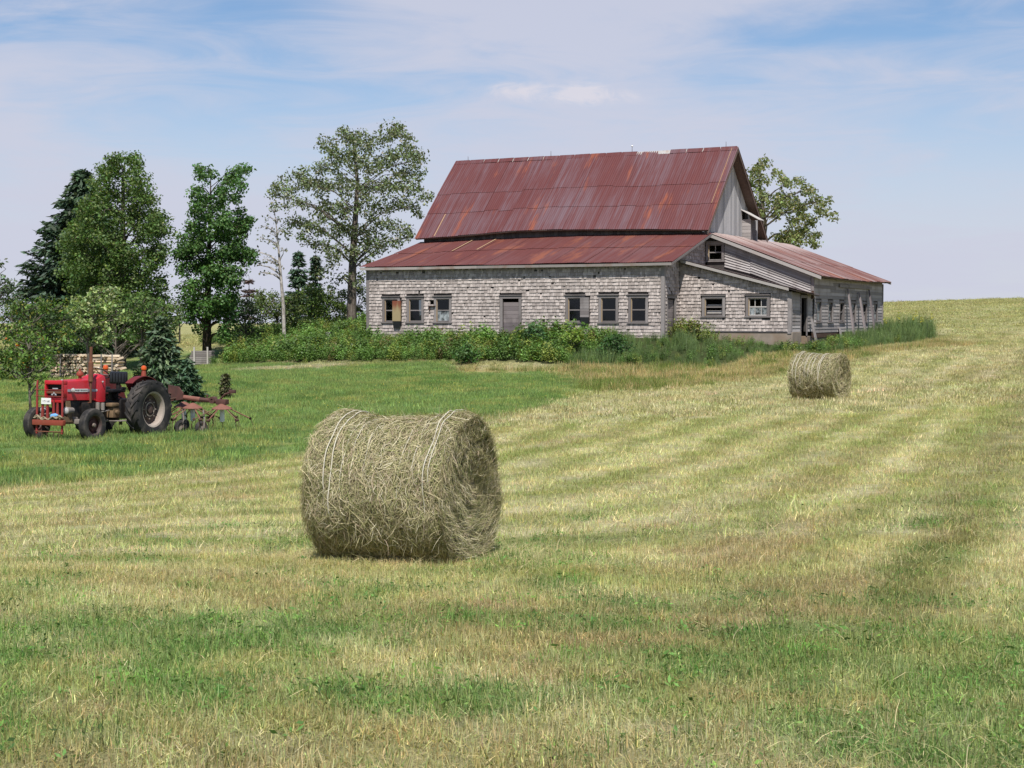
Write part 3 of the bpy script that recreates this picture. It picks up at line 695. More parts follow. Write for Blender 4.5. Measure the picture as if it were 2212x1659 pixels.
for i, h in enumerate(LW):
    window(LONG, *h, cas=.10, glass=('pale_pane' if i in (0, 1, 3, 5) else 'glass'), broken=() if i in (0, 1, 5) else ((0, 0),), head=False)
mb = MB(); mb.cbox((1.2, .14, .93), (1.96, .4, 1.08), .05); mb.cbox((1.22, .2, 1.28), (1.97, .25, 1.34), .01); obj_in(mb, 'loose_board', 'fascia', WINGF)
mb = MB(); mb.box((-13.2, -.13, .62), (-12.78, -.04, 1.55)); t = NT('rust_streaked_tin'); v_ = t.coord(scale=(7, 7, 1.3)); n_ = t.noise(v_, 1, 4, .6); sxyz = t.n('ShaderNodeSeparateXYZ'); tcn = t.n('ShaderNodeTexCoord'); t.l(tcn.outputs['Object'], sxyz.inputs[0])
hg = t.math('ADD', t.ramp(sxyz.outputs[2], .75, 1.75), t.math('SUBTRACT', n_, .5)); M['tin'] = t.done(t.bsdf(t.mix(t.ramp(hg, .2, .8), (.34, .27, .15), (.22, .075, .045)), .7, 0, .2))
tag(child(mb, 'window_hood', M['tin']), 'rust streaked tin hood beside the window')
mb = MB(); 
for k in range(7): mb.box((-3.78, -.13 - .006 * (k % 2), .80 + k * .122), (-3.38, -.04, .80 + k * .122 + .118), R.random())
tag(child(mb, 'window_hood', M['trim']), 'grey boarded hood beside the window')
for x0 in (-13.14, -3.74):
    mb = MB(); mb.add([(x0, -.05, .62 if x0 < -9 else .79), (x0 + .36, -.05, .62 if x0 < -9 else .79), (x0 + .33, -.05, .3 if x0 < -9 else .42), (x0 + .02, -.05, .3 if x0 < -9 else .42)] +
                       [(x0, -.16, .62 if x0 < -9 else .79), (x0 + .36, -.16, .62 if x0 < -9 else .79), (x0 + .33, -.12, .3 if x0 < -9 else .42), (x0 + .02, -.12, .3 if x0 < -9 else .42)],
                      [(0, 1, 2, 3), (7, 6, 5, 4), (0, 4, 5, 1), (1, 5, 6, 2), (2, 6, 7, 3), (3, 7, 4, 0)]); child(mb, 'vent_box', M['black_box'])
mb = MB(); mb.box((-11.33, -.12, 1.29), (-10.98, -.02, 1.32)); mb.box((-11.3, -.08, 1.1), (-11.26, -.02, 1.29)); child(mb, 'vent_shelf', M['iron'])
def door(fr, a, b, z0, z1, nb=10, dep=.05, gap=.16, cas=.13):
    fo = MB(); fo.box((a - cas, -.04, z0), (a, 0, z1), R.random()); fo.box((b, -.04, z0), (b + cas, 0, z1), R.random()); fo.box((a - cas, -.042, z1 + .001), (b + cas, 0, z1 + cas), R.random())
    fo.box((a - cas - .03, -.08, z1 + cas + .001), (b + cas + .03, 0, z1 + cas + .03), R.random())
    d = obj_in(fo, 'door', 'trim', fr); h = (z1 - gap - z0) / nb
    for k in range(nb):
        mb = MB(); mb.box((a + .01, dep - .004 * (k % 2), z0 + k * h + .004), (b - .01, dep + .03, z0 + (k + 1) * h - .004), R.random()); mb.build('board', M['door'], d)
    return d
door(FRONT, *DOOR, nb=13); door(ENDW, .42, 1.32, -.9, 1.60, 13, .06, .05); 
fo = MB(); fo.box((3.22, -.04, .0), (3.34, 0, 1.62)); fo.box((4.21, -.04, .0), (4.33, 0, 1.62)); fo.box((3.22, -.045, 1.621), (4.33, 0, 1.74)); obj_in(fo, 'door', 'trim', WINGS)
# boards of the upper wall follow the roof slope
def slope_boards(u0, u1, zb, zt, n, out):
    for k in range(n):
        f0, f1 = k / n, (k + 1) / n; mb = MB()
        za0 = zb(u0) + (zt(u0) - zb(u0)) * f0; za1 = zb(u0) + (zt(u0) - zb(u0)) * f1; zb0 = zb(u1) + (zt(u1) - zb(u1)) * f0; zb1 = zb(u1) + (zt(u1) - zb(u1)) * f1
        y0, y1 = -.055 - out, -.006 - out
        mb.add([(u0, y0, za0), (u1, y0, zb0), (u1, y1, zb1 + .01), (u0, y1, za1 + .01), (u0, 0, za0), (u1, 0, zb0), (u1, 0, zb1 + .01), (u0, 0, za1 + .01)], [(0, 1, 2, 3), (0, 4, 5, 1), (1, 5, 6, 2), (2, 6, 7, 3), (3, 7, 4, 0)], R.random())
        obj_in(mb, 'board', 'clap', UPPER)
lo_ = lambda u: 3.30 - .262 * u
slope_boards(2.15, 4.88, lambda u: lo_(2.15) - .365 * (u - 2.15) + .02, lambda u: long_top(u) - .02, 8, .022)
slope_boards(.94, 2.14, lo_, lambda u: long_top(u) - .02, 9, .0)
# clapboards on the walls facing away to the side
def clap(fr, p0, p1, z0, z1, holes, row=.15, seed=2):
    rr = random.Random(seed); z = z0
    while z < z1:
        segs = [(p0, p1)]
        for h in holes:
            if z + row * .6 > h[2] and z < h[3] - .03:
                segs = [q for a, b in segs for q in ((a, min(b, h[0])), (max(a, h[1]), b)) if q[1] - q[0] > .05]
        out = []
        for a, b in segs:
            while b - a > 4.2: c = a + rr.uniform(2.4, 4.0); out.append((a, c - .006)); a = c
            out.append((a, b))
        for a, b in out:
            mb = MB(); t_ = min(z + row + .02, z1); dz = rr.uniform(-.006, .006); dz2 = rr.uniform(-.006, .006)
            mb.add([(a, -.034, z + dz), (b, -.034, z + dz2), (b, -.010, t_ + dz2), (a, -.010, t_ + dz), (a, 0, z + dz), (b, 0, z + dz2), (b, 0, t_ + dz2), (a, 0, t_ + dz)],
                   [(0, 1, 2, 3), (0, 4, 5, 1), (1, 5, 6, 2), (2, 6, 7, 3), (3, 7, 4, 0)], rr.random()); obj_in(mb, 'clapboard', 'clap', fr)
        z += row
clap(LONG, 5.26, 18.2, .12, 2.54, [(a - .11, b + .11, c - .09, d + .12) for a, b, c, d in LW])
clap(WINGS, 1.97, 5.14, .18, 1.84, [(3.2, 4.35, -1, 1.78)], .15, 4)
# sagging long wall: leaning props and a wale
for (v0, zt, v1) in ((10.7, 2.15, 9.9), (12.9, 2.0, 12.2), (14.9, 2.15, 14.2)):
    mb = MB(); mb.add([(5.08, v0, zt), (5.08, v0 + .12, zt), (5.14, v0 + .12, zt), (5.14, v0, zt), (5.62, v1, -.35), (5.62, v1 + .3, -.35), (5.70, v1 + .3, -.35), (5.70, v1, -.35)],
                      [(0, 1, 2, 3), (7, 6, 5, 4), (0, 4, 5, 1), (1, 5, 6, 2), (2, 6, 7, 3), (3, 7, 4, 0)], R.random()); child(mb, 'prop', M['door'])
for v0, v1, z0, du in ((4.5, 4.75, .75, .35), (9.3, 9.55, .35, .25), (17.9, 18.2, .6, .4)):
    mb = MB(); mb.add([(5.06, v0, z0), (5.06, v0 + .2, z0), (5.10, v0 + .2, z0), (5.10, v0, z0), (5.06 + du, v0 - .15, -.75), (5.06 + du, v0 + .15, -.75), (5.12 + du, v0 + .15, -.75), (5.12 + du, v0 - .15, -.75)],
                      [(0, 1, 2, 3), (7, 6, 5, 4), (0, 4, 5, 1), (1, 5, 6, 2), (2, 6, 7, 3), (3, 7, 4, 0)], R.random()); child(mb, 'prop', M['trim'])
mb = MB(); mb.box((5.045, 9.4, 2.18), (5.10, 15.6, 2.32)); child(mb, 'wale', M['trim'])
mb = MB(); mb.box((4.99, 4.9, 1.6), (5.06, 5.05, 1.95)); mb.box((4.98, 5.0, -.1), (5.02, 17, .1)); child(mb, 'skirt_board', M['iron'])
mb = MB(); mb.box((.06, 1.5, .42), (.45, 1.78, .47)); mb.box((.1, 1.55, -.2), (.14, 1.6, .42)); mb.box((.36, 1.55, -.2), (.40, 1.6, .42)); child(mb, 'bracket_shelf', M['iron'])
# lightning rods
for u_, h_, ball in ((-13.8, .20, 0), (-9.15, .24, 0), (-4.83, .36, 1), (-.1, .24, 0)):
    mb = MB(); mb.tube([(u_, 8.38, 8.7), (u_, 8.38, 8.78 + h_)], [.014, .008], 6); rod = child(mb, 'lightning_rod', M['iron'])
    if ball:
        mb = MB(); mb.lathe([(-.055, .004), (-.04, .036), (0, .055), (.04, .036), (.055, .004)], (u_, 8.38, 8.78 + .27), (0, 0, 1), 12); mb.build('glass_ball', plain('white_glass', (.8, .82, .82), .2, 0, .5, .05), rod, 60)
# shingles: the 300 that show largest one by one, the rest as one part
SH.sort(key=lambda q: -q[0])
sme = MB().add(SHV, SHF).mesh('shingle', M['shingle'])
for sc_, mm, a in SH[:300]:
    o = bpy.data.objects.new('shingle', sme); link(o, barn); o.matrix_local = mm
mb = MB()
for sc_, mm, a in SH[300:]:
    mb.add([mm @ Vector(p) for p in SHV], SHF, a)
tag(child(mb, 'shingles', M['shingle']), 'small weathered grey shingles covering the walls', kind='stuff')

# ------------------------------------------------------------------ trees and shrubs
def rand_dirs(n):
    d = rng.normal(size=(n, 3)); return d / np.linalg.norm(d, axis=1)[:, None]
def kites(c, nrm, size, aspect, axis=None):
    """leaf-shaped faces at c facing nrm; axis gives the leaf's long direction"""
    n = len(c); nrm = nrm / (np.linalg.norm(nrm, axis=1)[:, None] + 1e-9)
    a = rand_dirs(n) if axis is None else axis
    a = a - nrm * (a * nrm).sum(1)[:, None]; a /= (np.linalg.norm(a, axis=1)[:, None] + 1e-9); b = np.cross(nrm, a)
    s = np.broadcast_to(size, (n,))[:, None]; w_ = s * aspect
    v = np.stack([c - a * s * .5, c + b * w_ * .5 + a * s * .06, c + a * s * .5, c - b * w_ * .5 + a * s * .06], 1).reshape(-1, 3)
    return v, np.arange(n * 4).reshape(n, 4)
def leaf_colours(n, base, var=.28, alt=None, alt_p=0.0, alt2=None, alt2_p=0.0):
    c = np.tile(np.array(base, float), (n, 1)); k = rng.random(n)
    if alt is not None: c[k < alt_p] = alt
    if alt2 is not None: c[(k > 1 - alt2_p)] = alt2
    c *= (1 + var * rng.normal(size=(n, 1))).clip(.45, 1.8); c *= 1 + .08 * rng.normal(size=(n, 3))
    return c.clip(.004, .9)
def crown_mesh(centres, radii, per, size, aspect, colfn, flat=.8, up=.55):
    """clumps of leaves; each clump a shell of leaves facing out and up"""
    k = np.maximum(3, (per * (radii / radii.mean()) ** 2).astype(int)); idx = np.repeat(np.arange(len(centres)), k); n = len(idx)
    d = rand_dirs(n); r = radii[idx] * rng.random(n) ** .45
    c = centres[idx] + d * r[:, None] * np.array([1, 1, flat])
    nrm = d * .7 + np.array([0, 0, up]) + rng.normal(size=(n, 3)) * .55
    tone = (1 + .16 * rng.normal(size=len(centres)))[idx]
    v, f = kites(c, nrm, size * (.65 + .7 * rng.random(n)), aspect)
    col = colfn(n) * tone[:, None]
    return v, f, np.repeat(col.clip(.004, .9), 4, 0)
def px_pts(pts, Y): return [at(x, y, Y + (d[0] if d else 0)) for x, y, *d in pts]
def tree(name, label, cat, Y, blobs, trunk, trad, leaf, size, base, per=26, clump=.42, dens=5.0, aspect=.6, var=.26, alt=None, alt_p=0, alt2=None, alt2_p=0,
         depth=.8, bark=None, group=None, flat=.8, up=.55, branch=True, mat='leaf', twig=.012, foot=None, bskip=1, bth=.45):
    """blobs and trunk are surveyed as (x, y, r) in picture units at depth Y and become real volumes there"""
    k = mpp(Y); tp = [Vector(p) for p in px_pts(trunk, Y)]
    gz = h1(tp[0].x, tp[0].y); 
    if tp[0].z > gz: tp.insert(0, Vector((tp[0].x, tp[0].y, gz - .15))); trad = [trad[0] * 1.12] + list(trad)
    t = thing(name, label, cat, tuple(tp[0]), group=group); o = tp[0].copy()
    cxm = np.mean([b[0] for b in blobs]); half = max(abs(b[0] - cxm) + b[2] for b in blobs) * k
    cen = []; rad = []; wood_ = MB()
    wood_.tube([p - o for p in tp], trad, 8)
    for bi, (bx, by, br) in enumerate(blobs):
        lat = min(1, abs(bx - cxm) * k / half); dmax = half * math.sqrt(max(0, 1 - lat * lat)) * depth
        nrep = 1 if dmax < br * k * 1.2 else 2
        for q in range(nrep):
            dy = rng.uniform(-dmax, dmax * .9) if nrep == 1 else (rng.uniform(-dmax, -.1 * dmax) if q == 0 else rng.uniform(.0, dmax))
            c0 = at(bx, by, Y + dy); rr_ = br * k; n = max(2, int(dens * (rr_ / clump) ** 2))
            d = rand_dirs(n); cc = c0 + d * (rr_ * (.25 + .75 * rng.random(n) ** .5))[:, None] * np.array([1, .9, .9])
            cen.append(cc); rad.append(clump * rng.uniform(.65, 1.25, n))
            if branch and (bi % bskip == 0):
                cv_ = Vector(c0); best = min(range(len(tp) * 6), key=lambda j: (lerp_poly(tp, j / (len(tp) * 6 - 1)) - (cv_ - Vector((0, 0, .45 * (abs(cv_.x - tp[-1].x) + .6))))).length)
                a = lerp_poly(tp, best / (len(tp) * 6 - 1)); ra = float(np.interp(best / (len(tp) * 6 - 1), np.linspace(0, 1, len(trad)), trad)) * bth + .008
                m_ = (a + cv_) / 2 + Vector((rng.normal() * .15, rng.normal() * .15, .12 * (cv_ - a).length))
                wood_.tube([a - o, (a + m_) / 2 - o + Vector((0, 0, .03)), m_ - o, cv_ - o], [ra, ra * .8, ra * .62, twig], 5, False)
                for j in range(min(7, n)):
                    e = Vector(cc[j]); s_ = m_.lerp(cv_, rng.uniform(.3, 1)); wood_.tube([s_ - o, (s_ + e) / 2 - o + Vector((0, 0, .06)), e - o], [twig * 1.3, twig, twig * .5], 4, False)
    wood_.build('trunk', bark or M['bark'], t, 60)
    cen = np.concatenate(cen) - np.array(o); rad = np.concatenate(rad)
    v, f, col = crown_mesh(cen, rad, per, size, aspect, lambda n: leaf_colours(n, base, var, alt, alt_p, alt2, alt2_p), flat, up)
    add_mesh('crown', arr_mesh('crown', v, f, M[mat], col), t); return t
def lerp_poly(p, t):
    x = t * (len(p) - 1); i = min(int(x), len(p) - 2); return p[i].lerp(p[i + 1], x - i)
def rows_to_blobs(rows, step, r, n_row=None, jit=.35):
    """fill an outline given as rows (y, xleft, xright) with blobs"""
    out = []; ys = [q[0] for q in rows]; y = ys[0] + r * .6
    while y < ys[-1]:
        a = np.interp(y, ys, [q[1] for q in rows]); b = np.interp(y, ys, [q[2] for q in rows]); x = a + r * .8
        if b - a < 2 * r: out.append(((a + b) / 2, y, max(4, (b - a) / 2)))
        else:
            n = max(2, int((b - a - 1.6 * r) / step) + 1)
            for i in range(n): out.append((a + r * .8 + (b - a - 1.6 * r) * i / (n - 1) + rng.uniform(-jit, jit) * step * (0 if i in (0, n - 1) else 1), y + rng.uniform(-jit, jit) * step, r * rng.uniform(.7, 1.15)))
        y += step
    return out
def spruce(name, label, Y, ax, ay, by, prof, base, whorls=20, nb=8, size=.30, group=None, alt=None, alt_p=0, var=.22, bare=0.0, cat='tree', lean=0, tr=.12):
    """conifer: whorls of drooping branches hung with needle sprays"""
    A = Vector(at(ax, ay, Y)); B = Vector(at(ax + lean, by, Y)); gz = h1(B.x, B.y); B.z = min(B.z, gz - .05)
    k = mpp(Y); t = thing(name, label, cat, tuple(B), group=group); hgt = A.z - B.z; tm = MB()
    tm.tube([(0, 0, 0), ((A - B).x * .5, 0, hgt * .5), ((A - B).x, 0, hgt)], [tr, tr * .6, .012], 7)
    cs = []; ax_ = []; nr = []
    ph = [p[0] for p in prof]; pw = [p[1] * k for p in prof]
    for i in range(whorls):
        f = bare + (1 - bare) * (i + rng.random() * .6) / whorls; z = hgt * f; L0 = float(np.interp(1 - f, ph, pw)); a0 = rng.random() * 6.28
        for j in range(nb):
            L = L0 * rng.uniform(.72, 1.12); a = a0 + 6.283 * j / nb + rng.normal() * .18; d = np.array([math.cos(a), math.sin(a), 0])
            droop = rng.uniform(.12, .34) * L; m = max(3, int(L / (size * .32))); s = (np.arange(m) + .6) / m
            pts = np.array([(A - B).x * f, 0, z]) + d * (s * L)[:, None]; pts[:, 2] += -droop * s + droop * .7 * s ** 3 + .10 * L * s
            tm.tube([pts[0] * .0 + np.array([(A - B).x * f, 0, z]), pts[m // 2], pts[-1]], [.022, .014, .004], 4, False)
            side = np.array([-d[1], d[0], 0])
            for q in range(5):
                sg = (q % 3 - 1) * rng.uniform(.55, 1.0, m)[:, None]; wd = np.minimum(1, .35 + .9 * (1 - s))[:, None] * size * 1.1
                c = pts + side * sg * wd * .75 + rng.normal(size=(m, 3)) * size * .16; c[:, 2] -= .12 * size * (q // 3) + np.abs(sg[:, 0]) * .12 * size
                cs.append(c); ax_.append(d + side * sg * .9 + np.array([0, 0, -.25]) + rng.normal(size=(m, 3)) * .25); nr.append(np.array([0, 0, 1]) + rng.normal(size=(m, 3)) * .55 + d * .3)
    c = np.concatenate(cs); n = len(c); v, f = kites(c, np.concatenate(nr), size * (.7 + .6 * rng.random(n)), .34, np.concatenate(ax_))
    tm.build('trunk', M['bark_dark'], t, 60)
    add_mesh('crown', arr_mesh('crown', v, f, M['needle'], np.repeat(leaf_colours(n, base, var, alt, alt_p), 4, 0)), t); return t
M['bark'] = bark_mat('grey_brown_bark', (.07, .055, .045), (.19, .165, .14)); M['bark_dark'] = bark_mat('dark_bark', (.035, .028, .022), (.09, .07, .055)); M['bark_pale'] = bark_mat('pale_birch_bark', (.24, .215, .19), (.52, .49, .45), (6, 6, 3))

spruce('spruce_tree', 'tall dark blue-green spruce half hidden behind the broad leafy tree', 80, 178, 366, 780, [(0, 6), (.06, 24), (.2, 62), (.34, 92), (.5, 122), (.62, 136), (.75, 140), (1, 120)], (.055, .092, .052), 44, 10, .46, alt=(.095, .14, .09), alt_p=.25, tr=.2)
rows2 = [(337, 248, 285), (352, 217, 304), (400, 196, 326), (434, 184, 334), (482, 150, 366), (520, 136, 368), (560, 130, 356), (592, 128, 354), (640, 150, 362), (665, 190, 352), (700, 200, 335), (745, 205, 335)]
tree('broadleaf_tree', 'broad dense green tree with a tapering crown beside the spruce', 'tree', 70, rows_to_blobs(rows2, 27, 22), [(262, 800), (262, 700), (265, 560), (266, 420), (266, 360)], [.24, .2, .15, .08, .03], 'leaf', .135, (.095, .16, .042),
     38, .40, 5.6, .62, .26, (.15, .20, .055), .2, depth=.9, bskip=3, bth=.3)
rows3 = [(450, 412, 525), (480, 396, 540), (513, 390, 530), (540, 378, 540), (575, 386, 534), (592, 390, 516), (654, 398, 514), (690, 404, 508), (722, 425, 492)]
lobes3 = [(434, 366, 10), (440, 384, 15), (430, 404, 12), (425, 425, 14), (447, 425, 16), (455, 372, 9), (520, 366, 13), (506, 380, 16), (490, 396, 15), (512, 402, 15), (486, 420, 18), (509, 425, 14), (470, 440, 18), (532, 366, 8), (440, 446, 16), (420, 445, 10), (530, 482, 12), (540, 474, 7), (538, 556, 12), (545, 550, 6), (384, 544, 9), (482, 722, 9)]
tree('maple_tree', 'upright narrow green maple with a forked top and short dark trunk', 'tree', 74, lobes3 + rows_to_blobs(rows3, 25, 19), [(447, 757), (447, 725), (449, 640), (452, 520), (455, 430), (455, 385)], [.23, .21, .16, .10, .05, .02], 'leaf', .135, (.085, .175, .048),
     40, .38, 5.0, .75, .3, (.12, .20, .055), .15, depth=.85, bark=M['bark_dark'], bskip=2, bth=.35)
POP = [(742,296,22),(770,300,26),(800,312,22),(832,290,24),(858,285,20),(880,300,16),(870,330,26),(895,338,18),(908,345,10),(712,318,20),(696,308,10),(722,352,26),(696,362,18),(762,345,30),(805,352,28),(842,352,28),(880,372,22),(902,374,14),(655,372,14),(640,392,20),(668,400,22),(612,396,14),(600,408,16),(625,415,18),(590,420,10),(692,402,24),(738,400,30),(780,400,28),(825,396,26),(860,402,22),(888,405,16),(905,408,8),(650,440,18),(620,445,12),(596,445,10),(700,448,26),(745,450,28),(790,450,26),(830,440,22),(862,436,18),(890,446,16),(915,432,14),(926,424,6),(905,460,10),(640,480,18),(668,478,20),(700,490,24),(740,500,26),(785,505,26),(822,492,22),(850,486,16),(870,498,18),(888,512,11),(860,522,14),(618,496,12),(650,510,14),(690,530,20),(725,540,22),(765,545,20),(800,535,22),(830,530,16),(790,572,14),(720,572,14),(700,590,10),(742,600,12),(712,622,10),(775,606,8)]
tree('poplar_tree', 'tall airy grey-green poplar with open branches beside the barn', 'tree', 82, POP, [(759, 700), (760, 630), (762, 560), (767, 480), (772, 400), (766, 330), (760, 300)], [.27, .24, .20, .155, .10, .05, .02], 'leaf', .155, (.165, .205, .09),
     22, .40, 4.2, .62, .3, (.36, .39, .29), .12, (.09, .11, .045), .3, depth=.85, up=.2, twig=.012, bskip=4, bth=.2)
tree('birch_tree', 'thin half-bare pale birch beside the tall poplar', 'tree', 78, [(592,452,8),(584,470,9),(600,475,8),(574,490,9),(590,500,9),(606,500,8),(565,515,8),(580,520,8),(598,525,8),(560,545,7),(612,540,6),(575,560,6),(590,560,6),(556,572,6),(604,575,5),(568,590,5)], [(614, 728), (612, 660), (606, 590), (602, 540), (597, 490), (593, 455)], [.10, .09, .07, .05, .03, .012], 'leaf', .15, (.15, .165, .09),
     4, .30, 4, .6, .3, (.3, .31, .25), .15, depth=.6, bark=M['bark_pale'], twig=.012)
RT = [(1655,351,12),(1640,358,8),(1679,370,10),(1627,367,14),(1638,385,14),(1662,392,9),(1697,399,14),(1692,384,7),(1726,394,14),(1743,409,14),(1756,416,7),(1659,430,16),(1645,412,8),(1690,423,16),(1718,434,18),(1764,437,15),(1790,432,8),(1690,451,20),(1732,454,20),(1774,455,18),(1796,468,9),(1676,465,14),(1718,473,16),(1753,479,14),(1704,500,18),(1732,499,17),(1683,517,15),(1714,514,20),(1753,518,14),(1766,512,7),(1725,535,14),(1760,528,8),(1690,530,14),(1620,400,18),(1600,430,20),(1610,470,24),(1640,450,22)]
tree('poplar_tree', 'yellowish green open tree rising behind the roof of the barn', 'tree', 92, RT, [(1640, 700), (1640, 600), (1646, 520), (1652, 490), (1646, 430), (1640, 390)], [.32, .28, .22, .16, .08, .03], 'leaf', .19, (.18, .215, .08),
     19, .36, 4.0, .6, .3, (.32, .33, .2), .12, (.2, .19, .07), .10, depth=.6, up=.25, twig=.012, bskip=3, bth=.3)
spruce('spruce_tree', 'slim blue-green spruce standing between the birch and poplar', 96, 645, 540, 720, [(0, 3), (.3, 22), (.7, 36), (1, 40)], (.065, .11, .065), 16, 8, .4)
spruce('spruce_tree', 'dark ragged spruce in front of the slim blue-green one', 92, 682, 548, 720, [(0, 3), (.3, 16), (.7, 28), (1, 34)], (.05, .085, .045), 18, 7, .36, alt=(.10, .10, .05), alt_p=.2)
spruce('dead_spruce', 'small bare brown dead spruce on the skyline', 140, 538, 596, 690, [(0, 6), (.2, 18), (.5, 14), (.75, 20), (1, 8)], (.09, .065, .06), 8, 6, .42, var=.2)
BUSH = [('shrub', 'dark green understory bush filling the gap below the broad tree', 67, [(160,668,20),(190,660,20),(220,672,20),(255,668,22),(285,672,20),(320,668,20),(350,672,18),(170,700,22),(205,705,22),(345,705,20),(370,700,16),(165,735,20),(195,742,20),(330,735,20),(360,730,16)], (250, 800), (.06, .105, .035)),
        ('shrub', 'deep green hedge mass beneath the tall dark spruce', 72, [(40,690,22),(80,690,24),(120,690,24),(30,730,24),(75,735,24),(120,735,24),(10,770,22),(55,775,22),(100,770,22),(140,770,18)], (80, 815), (.055, .095, .035)),
        ('shrub', 'bushy light green thicket at the foot of the birch', 84, [(566,640,16),(590,650,18),(622,655,20),(575,675,18),(605,680,20),(640,670,18),(645,640,14),(660,700,14),(630,700,14),(558,662,12)], (600, 735), (.135, .185, .055)),
        ('shrub', 'leafy green bush under the dark ragged spruce', 86, [(668,632,14),(692,640,18),(716,650,18),(672,660,20),(700,675,20),(735,668,16),(690,700,16),(725,695,14)], (695, 735), (.12, .185, .04)),
        ('shrub', 'grey-green bush between the poplar trunk and the barn', 88, [(778,600,12),(776,630,14),(790,650,14),(772,672,14),(742,640,14),(735,665,16),(785,690,14),(750,690,14)], (770, 735), (.11, .15, .06)),
        ('shrub', 'dark spreading bush beside the narrow maple with bare lower stems', 80, [(505,655,14),(530,650,14),(548,665,15),(520,680,18),(500,688,14),(555,690,12),(535,700,12),(512,712,8),(548,712,7)], (530, 742), (.075, .115, .05)),
        ('shrub', 'far grey-green bush behind the narrow maple', 120, [(505,640,8),(390,665,12),(372,660,10),(400,690,10),(382,690,12)], (388, 715), (.10, .13, .06)),
        ('shrub', 'green bush on the skyline beneath the spruce', 84, [(40,640,12),(62,632,14),(90,636,14),(118,634,14),(20,652,12),(50,665,16),(84,665,18)], (70, 770), (.08, .125, .05))]
for nm, lb, Y, bl, ft, cl in BUSH:
    tree(nm, lb, 'shrub', Y, bl, [ft, (ft[0], (ft[1] + min(b[1] for b in bl)) / 2)], [.07, .03], 'leaf', .13, cl, 28, .36, 5, .62, .28, depth=.7, group=None, twig=.012)
tree('young_tree', 'small grey-green tree standing farthest from the barn beyond the spruce', 'tree', 72, [(0,570,9),(-8,600,14),(6,612,13),(18,618,12),(28,625,9),(8,636,14),(-10,640,16),(20,644,9)], [(-12, 800), (-10, 690), (-8, 600)], [.12, .09, .03], 'leaf', .16, (.105, .155, .075), 16, .34, 4, .62, depth=.6)
tree('sumac_shrub', 'sprawling yellow-green sumac thicket behind the tractor', 'shrub', 52, [(10,680,20),(40,668,22),(75,665,20),(105,668,20),(135,660,18),(150,690,18),(20,715,24),(60,705,26),(100,705,24),(135,715,20),(15,755,24),(55,750,24),(95,745,24),(5,795,22),(40,790,22),(75,782,20),(10,825,18),(125,745,16),(150,735,12)], [(60, 838), (62, 780), (70, 700)], [.08, .06, .03], 'leaf', .13, (.11, .185, .042), 38, .36, 4.4, .45, .28, (.26, .25, .05), .12, (.05, .085, .02), .2, depth=.75)
tree('sapling', 'yellow-green sapling with a few orange leaves beside the front wheel', 'tree', 37, [(30,735,14),(60,728,14),(88,740,14),(42,760,14),(70,765,14),(98,768,12),(55,790,13),(85,795,11),(110,785,9),(36,790,10),(60,815,10),(92,818,9)], [(66, 884), (64, 850), (62, 800), (64, 740)], [.035, .03, .024, .012], 'leaf', .10, (.13, .215, .045), 20, .20, 4.6, .5, .3, (.50, .12, .03), .02, (.4, .3, .03), .015, depth=.7, twig=.006)
tree('sapling', 'pale-leaved sapling rising behind the exhaust pipe', 'tree', 45, [(178,650,13),(200,640,13),(215,655,12),(190,668,13),(236,632,9),(250,625,6),(240,655,12),(225,675,13),(170,690,9),(166,672,6),(195,700,14),(218,700,10),(205,722,13),(232,710,9),(255,690,8),(262,680,6),(228,738,8),(240,728,6),(176,705,7)], [(192, 822), (192, 780), (188, 745), (198, 700), (205, 650)], [.05, .045, .038, .02, .01], 'leaf', .115, (.25, .33, .125), 22, .20, 4.6, .6, .25, (.42, .48, .26), .22, depth=.7, twig=.008)
tree('young_tree', 'leafy green young tree between spruce sapling and broad tree', 'tree', 64, [(290,650,14),(315,645,15),(340,650,15),(360,665,14),(285,675,16),(312,678,18),(345,685,18),(375,690,12),(300,705,16),(330,712,16),(358,712,12),(285,730,14),(380,668,10)], [(305, 805), (306, 740), (312, 670)], [.08, .06, .02], 'leaf', .14, (.105, .175, .05), 22, .33, 4.6, .62, .28, (.16, .22, .06), .2, depth=.75)
spruce('spruce_sapling', 'bushy blue-green spruce sapling beside the firewood pile', 46, 347, 682, 852, [(0, 4), (.25, 26), (.5, 45), (.75, 58), (1, 60)], (.075, .12, .062), 20, 9, .22, alt=(.13, .18, .10), alt_p=.25, tr=.06)
spruce('spruce_sapling', 'small dark spruce sapling just behind the rear tyre', 42, 404, 776, 862, [(0, 4), (.3, 26), (.6, 40), (1, 46)], (.06, .11, .055), 14, 9, .17, alt=(.09, .15, .08), alt_p=.2, tr=.04)
spruce('spruce_sapling', 'tiny brownish spruce seedling alone on the lawn', 44, 486, 806, 852, [(0, 2), (.4, 12), (1, 20)], (.12, .12, .06), 9, 6, .14, tr=.02)
